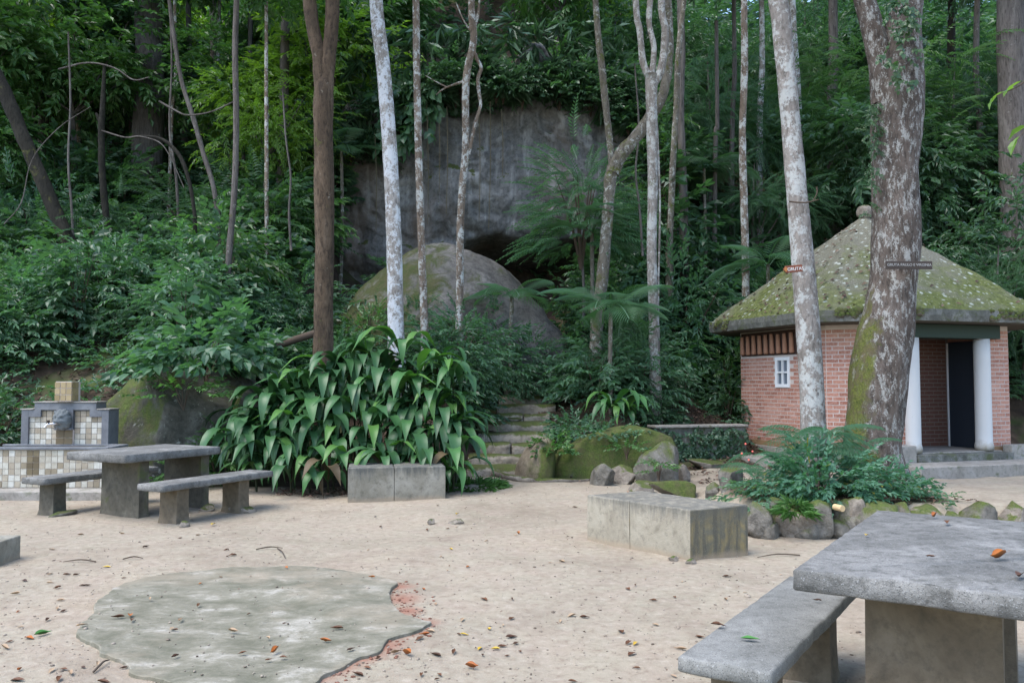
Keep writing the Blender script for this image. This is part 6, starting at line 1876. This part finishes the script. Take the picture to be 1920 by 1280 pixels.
# far wood and ground cover: masses nobody could count
def stuff_sprays(name, label, kind, mat, n, xr, yr, hr, scr, seed, lift=.3, zf=None, test=None):
    rs = np.random.default_rng(seed)
    x, y = rs.uniform(*xr, n), rs.uniform(*yr, n)
    if test is not None:
        m = test(x, y); x, y = x[m], y[m]
    n = len(x)
    z = (terrain(x, y) if zf is None else zf(x, y)) + rs.uniform(*hr, n)
    o = rs.normal(size=(n, 3)); o[:, 2] = np.abs(o[:, 2]) * .3; o[:, 1] -= .3
    g = scatter(kind, np.stack([x, y, z], 1), o, rs.uniform(*scr, n), seed, lift=lift)
    tag(link(name, leaf_mesh(name, g, mat)), label, kind='stuff')
inview = lambda x, y: (np.abs(x / y) < .72)
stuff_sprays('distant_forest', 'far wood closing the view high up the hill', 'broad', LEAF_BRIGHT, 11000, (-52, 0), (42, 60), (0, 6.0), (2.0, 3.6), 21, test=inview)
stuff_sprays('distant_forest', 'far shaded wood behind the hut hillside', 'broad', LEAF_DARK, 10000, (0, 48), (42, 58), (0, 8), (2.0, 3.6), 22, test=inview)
stuff_sprays('undergrowth', 'low leafy ground cover on the left bank', 'small', LEAF_BLUE, 5600, (-13, -4.4), (13.2, 20), (.0, .30), (.7, 1.5), 23, test=lambda x, y: inview(x, y) & ((fbm(np.stack([x * .9, y * .9, x * 0], 1), 3, 4) > -.10) | (y > 16)))
stuff_sprays('undergrowth', 'low ground cover around the steps and bank', 'small', LEAF_BLUE, 1500, (-4.6, 5.2), (14.6, 24), (.0, .22), (.7, 1.4), 24, test=lambda x, y: inview(x, y) & ~((x > -.9) & (x < .95) & (y < 20.6)) & ~((x > 2.4) & (y < 16.9)) & (fbm(np.stack([x * .9, y * .9, x * 0], 1), 3, 14) > -.12))
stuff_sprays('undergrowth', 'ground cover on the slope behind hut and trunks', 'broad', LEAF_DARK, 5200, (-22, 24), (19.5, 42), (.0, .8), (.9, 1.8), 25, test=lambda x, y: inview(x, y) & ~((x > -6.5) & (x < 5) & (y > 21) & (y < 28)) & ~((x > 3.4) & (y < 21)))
stuff_sprays('undergrowth', 'leafy cover along the cliff top', 'broad', LEAF_DARK, 1500, (-8, 6), (25.7, 31), (.0, .6), (1.0, 1.9), 26, zf=lambda x, y: 9.8 - .05 * (x - .6) ** 2 + .45 * np.maximum(0, y - 25.7))
stuff_sprays('undergrowth', 'small plants scattered over the planted bed', 'small', LEAF_BLUE, 130, (2.9, 5.0), (9.0, 10.4), (.0, .10), (.5, .9), 27)
# leaf litter on the slopes
def litter(n, xr, yr, seed, name, label, test=None, dens=None, szr=(.05, .11)):
    rs = np.random.default_rng(seed)
    x, y = rs.uniform(*xr, n), rs.uniform(*yr, n)
    if test is not None:
        m = test(x, y); x, y = x[m], y[m]
    n = len(x)
    z = terrain(x, y) + rs.uniform(.004, .035, n)
    a = rs.uniform(0, 6.28, n)
    X_ = np.stack([np.cos(a), np.sin(a), rs.normal(0, .25, n)], 1)
    U_ = np.stack([rs.normal(0, .35, n), rs.normal(0, .35, n) - .1, np.ones(n)], 1)
    L_ = rs.uniform(*szr, n)
    g = assemble(LEAF4, frames(X_, U_), np.stack([x, y, z], 1), np.stack([L_, L_ * .5, L_ * 1.2], 1), rs.random(n))
    tag(link(name, leaf_mesh(name, g, LITTER)), label, kind='stuff')
litter(9000, (-12, 6), (13.2, 22), 31, 'leaf_litter', 'brown dead leaf litter on the wooded banks', lambda x, y: (np.abs(x / y) < .7) & (y > 13.3 + 1.4 * (x > -1.2) * (x < .9)))
litter(2600, (2.6, 5.0), (16.2, 20), 32, 'leaf_litter', 'dry leaf litter on the slope above the creeper wall', lambda x, y: x / y < .30)
litter(500, (-3.4, -1.0), (11.75, 12.6), 33, 'leaf_litter', 'dry leaves under the strap leaf clump', None, None, (.03, .09))
litter(420, (2.8, 5.2), (9.0, 10.8), 34, 'leaf_litter', 'dry leaves among plants on the bed', None, None, (.03, .08))
litter(1600, (-7, 5.5), (3.2, 14), 35, 'leaf_litter', 'tiny dry leaf crumbs sprinkled over the sand', None, None, (.008, .028))

# ------------------------------------------------------------------ dead leaves lying about, each its own
def dead_leaf(seed, mat, curl=.5):
    rs = np.random.default_rng(seed)
    n = 7
    V, F = [], []
    wd = rs.uniform(.17, .26)
    cu = curl * rs.uniform(.5, 1.3)
    for k in range(n):
        t = k / (n - 1)
        hw = wd * math.sin(math.pi * min(1, t * 1.02) ** .8) if 0 < k < n - 1 else .006
        zc = cu * .35 * (t - .5) ** 2
        for s in (-1, 0, 1):
            V.append((t - .5, s * hw * (1 - .2 * cu), zc + abs(s) * hw * (.5 + cu * .5) + rs.normal(0, .015)))
    for k in range(n - 1):
        for c_ in range(2):
            i = k * 3 + c_
            F.append((i, i + 1, i + 4, i + 3))
    st = len(V)
    V += [(-.5, 0, cu * .09), (-.72, .02, cu * .12), (-.72, .035, cu * .12)]
    me = mesh_np('fallen_leaf', np.array(V), [np.array(F), np.array([(st, st + 1, st + 2)])], mat, np.full(len(V), rs.random()), True)
    return me
DL = {m.name: [dead_leaf(k + i * 10, m, .3 + .4 * (k % 4)) for k in range(5)] for i, m in enumerate((DEAD_BROWN, DEAD_ORANGE, DEAD_YELLOW, DEAD_PALE, DEAD_GREEN))}
def put_leaf(x, y, z, L, mat, label, group=None, rz=None):
    o = link('fallen_leaf', DL[mat.name][random.randrange(5)], None, (x, y, z), (random.uniform(-.12, .12), random.uniform(-.1, .1), random.uniform(0, 6.28) if rz is None else rz), L)
    return tag(o, label, 'leaf', group)
rs = np.random.default_rng(88)
cnt = {'brown': 0}
kinds = [(DEAD_BROWN, 'small brown dead leaf lying on the open sand', 'brown dead leaves on the sand', .58), (DEAD_PALE, 'pale dry leaf lying on the open sand', 'pale dry leaves on the sand', .22), (DEAD_ORANGE, 'orange dead leaf lying on the open sand', 'orange dead leaves on the sand', .10), (DEAD_YELLOW, 'yellow fallen leaf lying on the open sand', 'yellow fallen leaves on the sand', .10)]
placed = 0
P_disc = [G(px, py) for px, py in OUT]
def in_disc(x, y):
    c = False
    j = len(P_disc) - 1
    for i in range(len(P_disc)):
        a, b = P_disc[i], P_disc[j]
        if (a.y > y) != (b.y > y) and x < (b.x - a.x) * (y - a.y) / (b.y - a.y) + a.x:
            c = not c
        j = i
    return c
while placed < 165:
    px, py = rs.uniform(0, 1560), 915 + 365 * rs.random() ** 0.8
    p = G(px, py)
    if p.y > 12.2 or (p.x > .6 and 7.3 < p.y < 9.6) or (px > 1380 and py < 1010) or (p.x > 2.2 and p.y > 8.4) or (p.x < -2.9 and 8.9 < p.y and p.x > -6 and p.y < 11.6) or (p.x < -5 and p.y > 11) or (-2.5 < p.x < -.7 and p.y > 10.8):
        continue
    k = rs.choice(4, p=[c[3] for c in kinds])
    if in_disc(p.x, p.y):
        if rs.random() < .45:
            continue
        k2 = min(k, 2)
        lab, gr = [('brown dead leaf lying on the round concrete slab', 'brown dead leaves on the round slab'), ('pale dry leaf lying on the round concrete slab', 'pale dry leaves on the round slab'), ('orange dead leaf lying on the round concrete slab', 'orange dead leaves on the round slab')][k2]
        put_leaf(p.x, p.y, Hs(p.x, p.y) + .034, rs.uniform(.035, .085), kinds[k2][0], lab, gr)
    else:
        put_leaf(p.x, p.y, Hs(p.x, p.y) + .006, rs.uniform(.035, .085), kinds[k][0], kinds[k][1], kinds[k][2])
    placed += 1
for (px, py, z, L, m, lab) in ((1752, 968, .832, .075, DEAD_ORANGE, 'orange leaf at the far edge of the near table'), (1776, 980, .832, .085, DEAD_BROWN, 'thin brown leaf below the orange leaf on near table'), (1872, 1045, .835, .10, DEAD_ORANGE, 'large curled brown leaf on the near table top'), (1746, 1043, .83, .045, DEAD_BROWN, 'small red brown leaf in the middle of near table'), (1912, 1080, .832, .09, DEAD_BROWN, 'dark red leaf at the right edge of near table'), (1625, 1003, .83, .05, DEAD_YELLOW, 'yellowish dry leaf on the left part of near table'),
                             (1347, 1171, .475, .07, DEAD_BROWN, 'crumpled brown leaf on the smooth bench'), (1407, 1197, .472, .085, DEAD_GREEN, 'single green leaf on the smooth bench'), (1532, 1125, .472, .05, DEAD_BROWN, 'short brown leaf near the bench end under the table'), (80, 1191, .01, .10, DEAD_GREEN, 'green leaf on the sand left of the round slab'), (885, 1254, .01, .085, DEAD_ORANGE, 'bright orange curled leaf in the sand right of slab'), (762, 1231, .01, .095, DEAD_ORANGE, 'long orange leaf beside a whitish twig by the slab edge'), (400, 980, .02, .11, DEAD_YELLOW, 'broad yellow leaf on sand beside the far bench leg'), (857, 966, .02, .11, DEAD_YELLOW, 'yellow leaf just above the two half buried stones')):
    p = G(px, py, z)
    put_leaf(p.x, p.y, z + (Hs(p.x, p.y) if z < .05 else 0), L, m, lab)
for k, (px, py, px2, py2) in enumerate(((480, 1033, 530, 1030), (520, 1031, 535, 1048), (180, 1056, 118, 1057), (230, 1052, 268, 1051), (1500, 1040, 1420, 1044), (175, 1262, 205, 1240))):
    a, b = G(px, py), G(px2, py2)
    mb = MB(); tube(mb, [(a.x, a.y, Hs(a.x, a.y) + .01), ((a.x + b.x) / 2, (a.y + b.y) / 2 + .02, Hs((a.x + b.x) / 2, (a.y + b.y) / 2) + .025), (b.x, b.y, Hs(b.x, b.y) + .01)], [.006, .006, .003], 5, 3)
    tag(mb.build('twig', TWIG), 'thin dry twig lying on the sand', 'twig', 'dry twigs on the sand')

p0 = W(1990, 60, 7.2)
br = thing('leafy_branch', 'bright green leafy branch reaching in at the right edge', 'branch', tuple(p0))
mb = MB(); tube(mb, [(0.5, 0, .35), (0, 0, 0), tuple(W(1925, 150, 7.1) - p0), tuple(W(1868, 180, 7.0) - p0)], [.012, .010, .007, .003], 6, 4)
mb.build('twig', TWIG, br, None, None, True)
mb = MB(); tube(mb, [(0.25, 0, .15), tuple(W(1960, 190, 7.1) - p0), tuple(W(1908, 262, 7.0) - p0)], [.009, .007, .003], 6, 4)
mb.build('twig', TWIG, br, None, None, True)
LV = leaf_mesh('leaf', (LEAF6[0] * np.array([.17, .075, .17]), LEAF6[1], LEAF6[2]), LEAF_BRIGHT)
for (px, py, a, tl) in ((1915, 152, 2.7, .5), (1900, 165, 3.6, .4), (1880, 172, 2.9, .6), (1868, 182, 3.3, .8), (1935, 140, 3.9, .3), (1912, 255, 3.2, .9), (1925, 235, 2.6, .5), (1905, 262, 3.6, .9)):
    link('leaf', LV, br, tuple(W(px, py, 7.05) - p0), (random.uniform(-.4, .4), tl, a), random.uniform(.8, 1.1))

# bare twiggy branches among the trunks on the left
for (lab, pts, Y_, w_) in (('bare grey branch arching across the stout grey trunk', [(190, 245), (235, 258), (262, 256), (300, 268), (322, 300), (345, 352)], 18.5, 3),
                           ('thin dead branch forking above the stout grey trunk', [(110, 130), (165, 118), (215, 128), (250, 150), (280, 145)], 20, 4),
                           ('pale crooked twig between stout grey and slim brown trunks', [(298, 190), (330, 208), (352, 216), (395, 210), (440, 190)], 18, 4),
                           ('bare leaning stem in front of the dark straight trunk', [(546, 470), (542, 400), (545, 330), (536, 260), (530, 170)], 19, 5),
                           ('leaning stem at the far left edge', [(8, 420), (40, 380), (60, 300), (110, 240), (170, 200)], 19, 2.6),
                           ('upright bare sapling beside the leaning dark trunk', [(138, 480), (135, 400), (128, 300), (132, 190), (128, 60)], 19.5, 6),
                           ('bare sapling stem close to the slanting thin trunk', [(335, 420), (330, 330), (318, 240), (322, 120), (318, 0)], 22, 6),
                           ('slender bare stem between cliff and shaded grey trunk', [(1205, 480), (1200, 400), (1192, 320), (1198, 240), (1190, 120)], 19, 5)):
    P = [W(px, py, Y_) for px, py in pts]
    O = P[0].copy()
    mb = MB(); tube(mb, [tuple(p - O) for p in P], [w_ * Y_ / FPX / 2 * (1 - .11 * k) for k in range(len(P))], 6, 5, .15, int(Y_), 4)
    tag(mb.build('bare_branch', BARK_GREY, None, tuple(O), None, True), lab, 'branch')

# grit and pebbles trodden into the sand
rs = np.random.default_rng(64)
V0, F0 = ICO[1]
n = 3000
px, py = rs.uniform(-60, 1700, n), 905 + 400 * rs.random(n) ** .9
x = np.array([G(a, b).x for a, b in zip(px, py)]); y = np.array([G(a, b).y for a, b in zip(px, py)])
m = (y < 12.3) & ~((x > 2.3) & (y > 8.5)) & ~((x < -5) & (y > 11))
x, y = x[m], y[m]
n = len(x)
sz = rs.gamma(2.0, .0016, n) + .0016
z = terrain(x, y) + sz * .2
inside = np.array([in_disc(a, b) for a, b in zip(x, y)])
ok = ~inside | (rs.random(n) < .3)
x, y, sz, z, inside = x[ok], y[ok], sz[ok], z[ok], inside[ok]
n = len(x)
z = z + inside * .024
T = (V0, F0, np.zeros(len(V0)))
a = rs.uniform(0, 6.28, n)
g = assemble(T, frames(np.stack([np.cos(a), np.sin(a), 0 * a], 1), np.tile([0, 0, 1.0], (n, 1))), np.stack([x, y, z], 1), np.stack([sz * rs.uniform(1, 1.7, n), sz, sz * .7], 1), rs.random(n))
tag(link('gravel', mesh_np('gravel', g[0], g[1], dead_leaf_mat('grit_stone', (0.10, 0.075, 0.055), (0.42, 0.36, 0.29)), g[2], True)), 'fine grit and small pebbles trodden into the sand', kind='stuff')
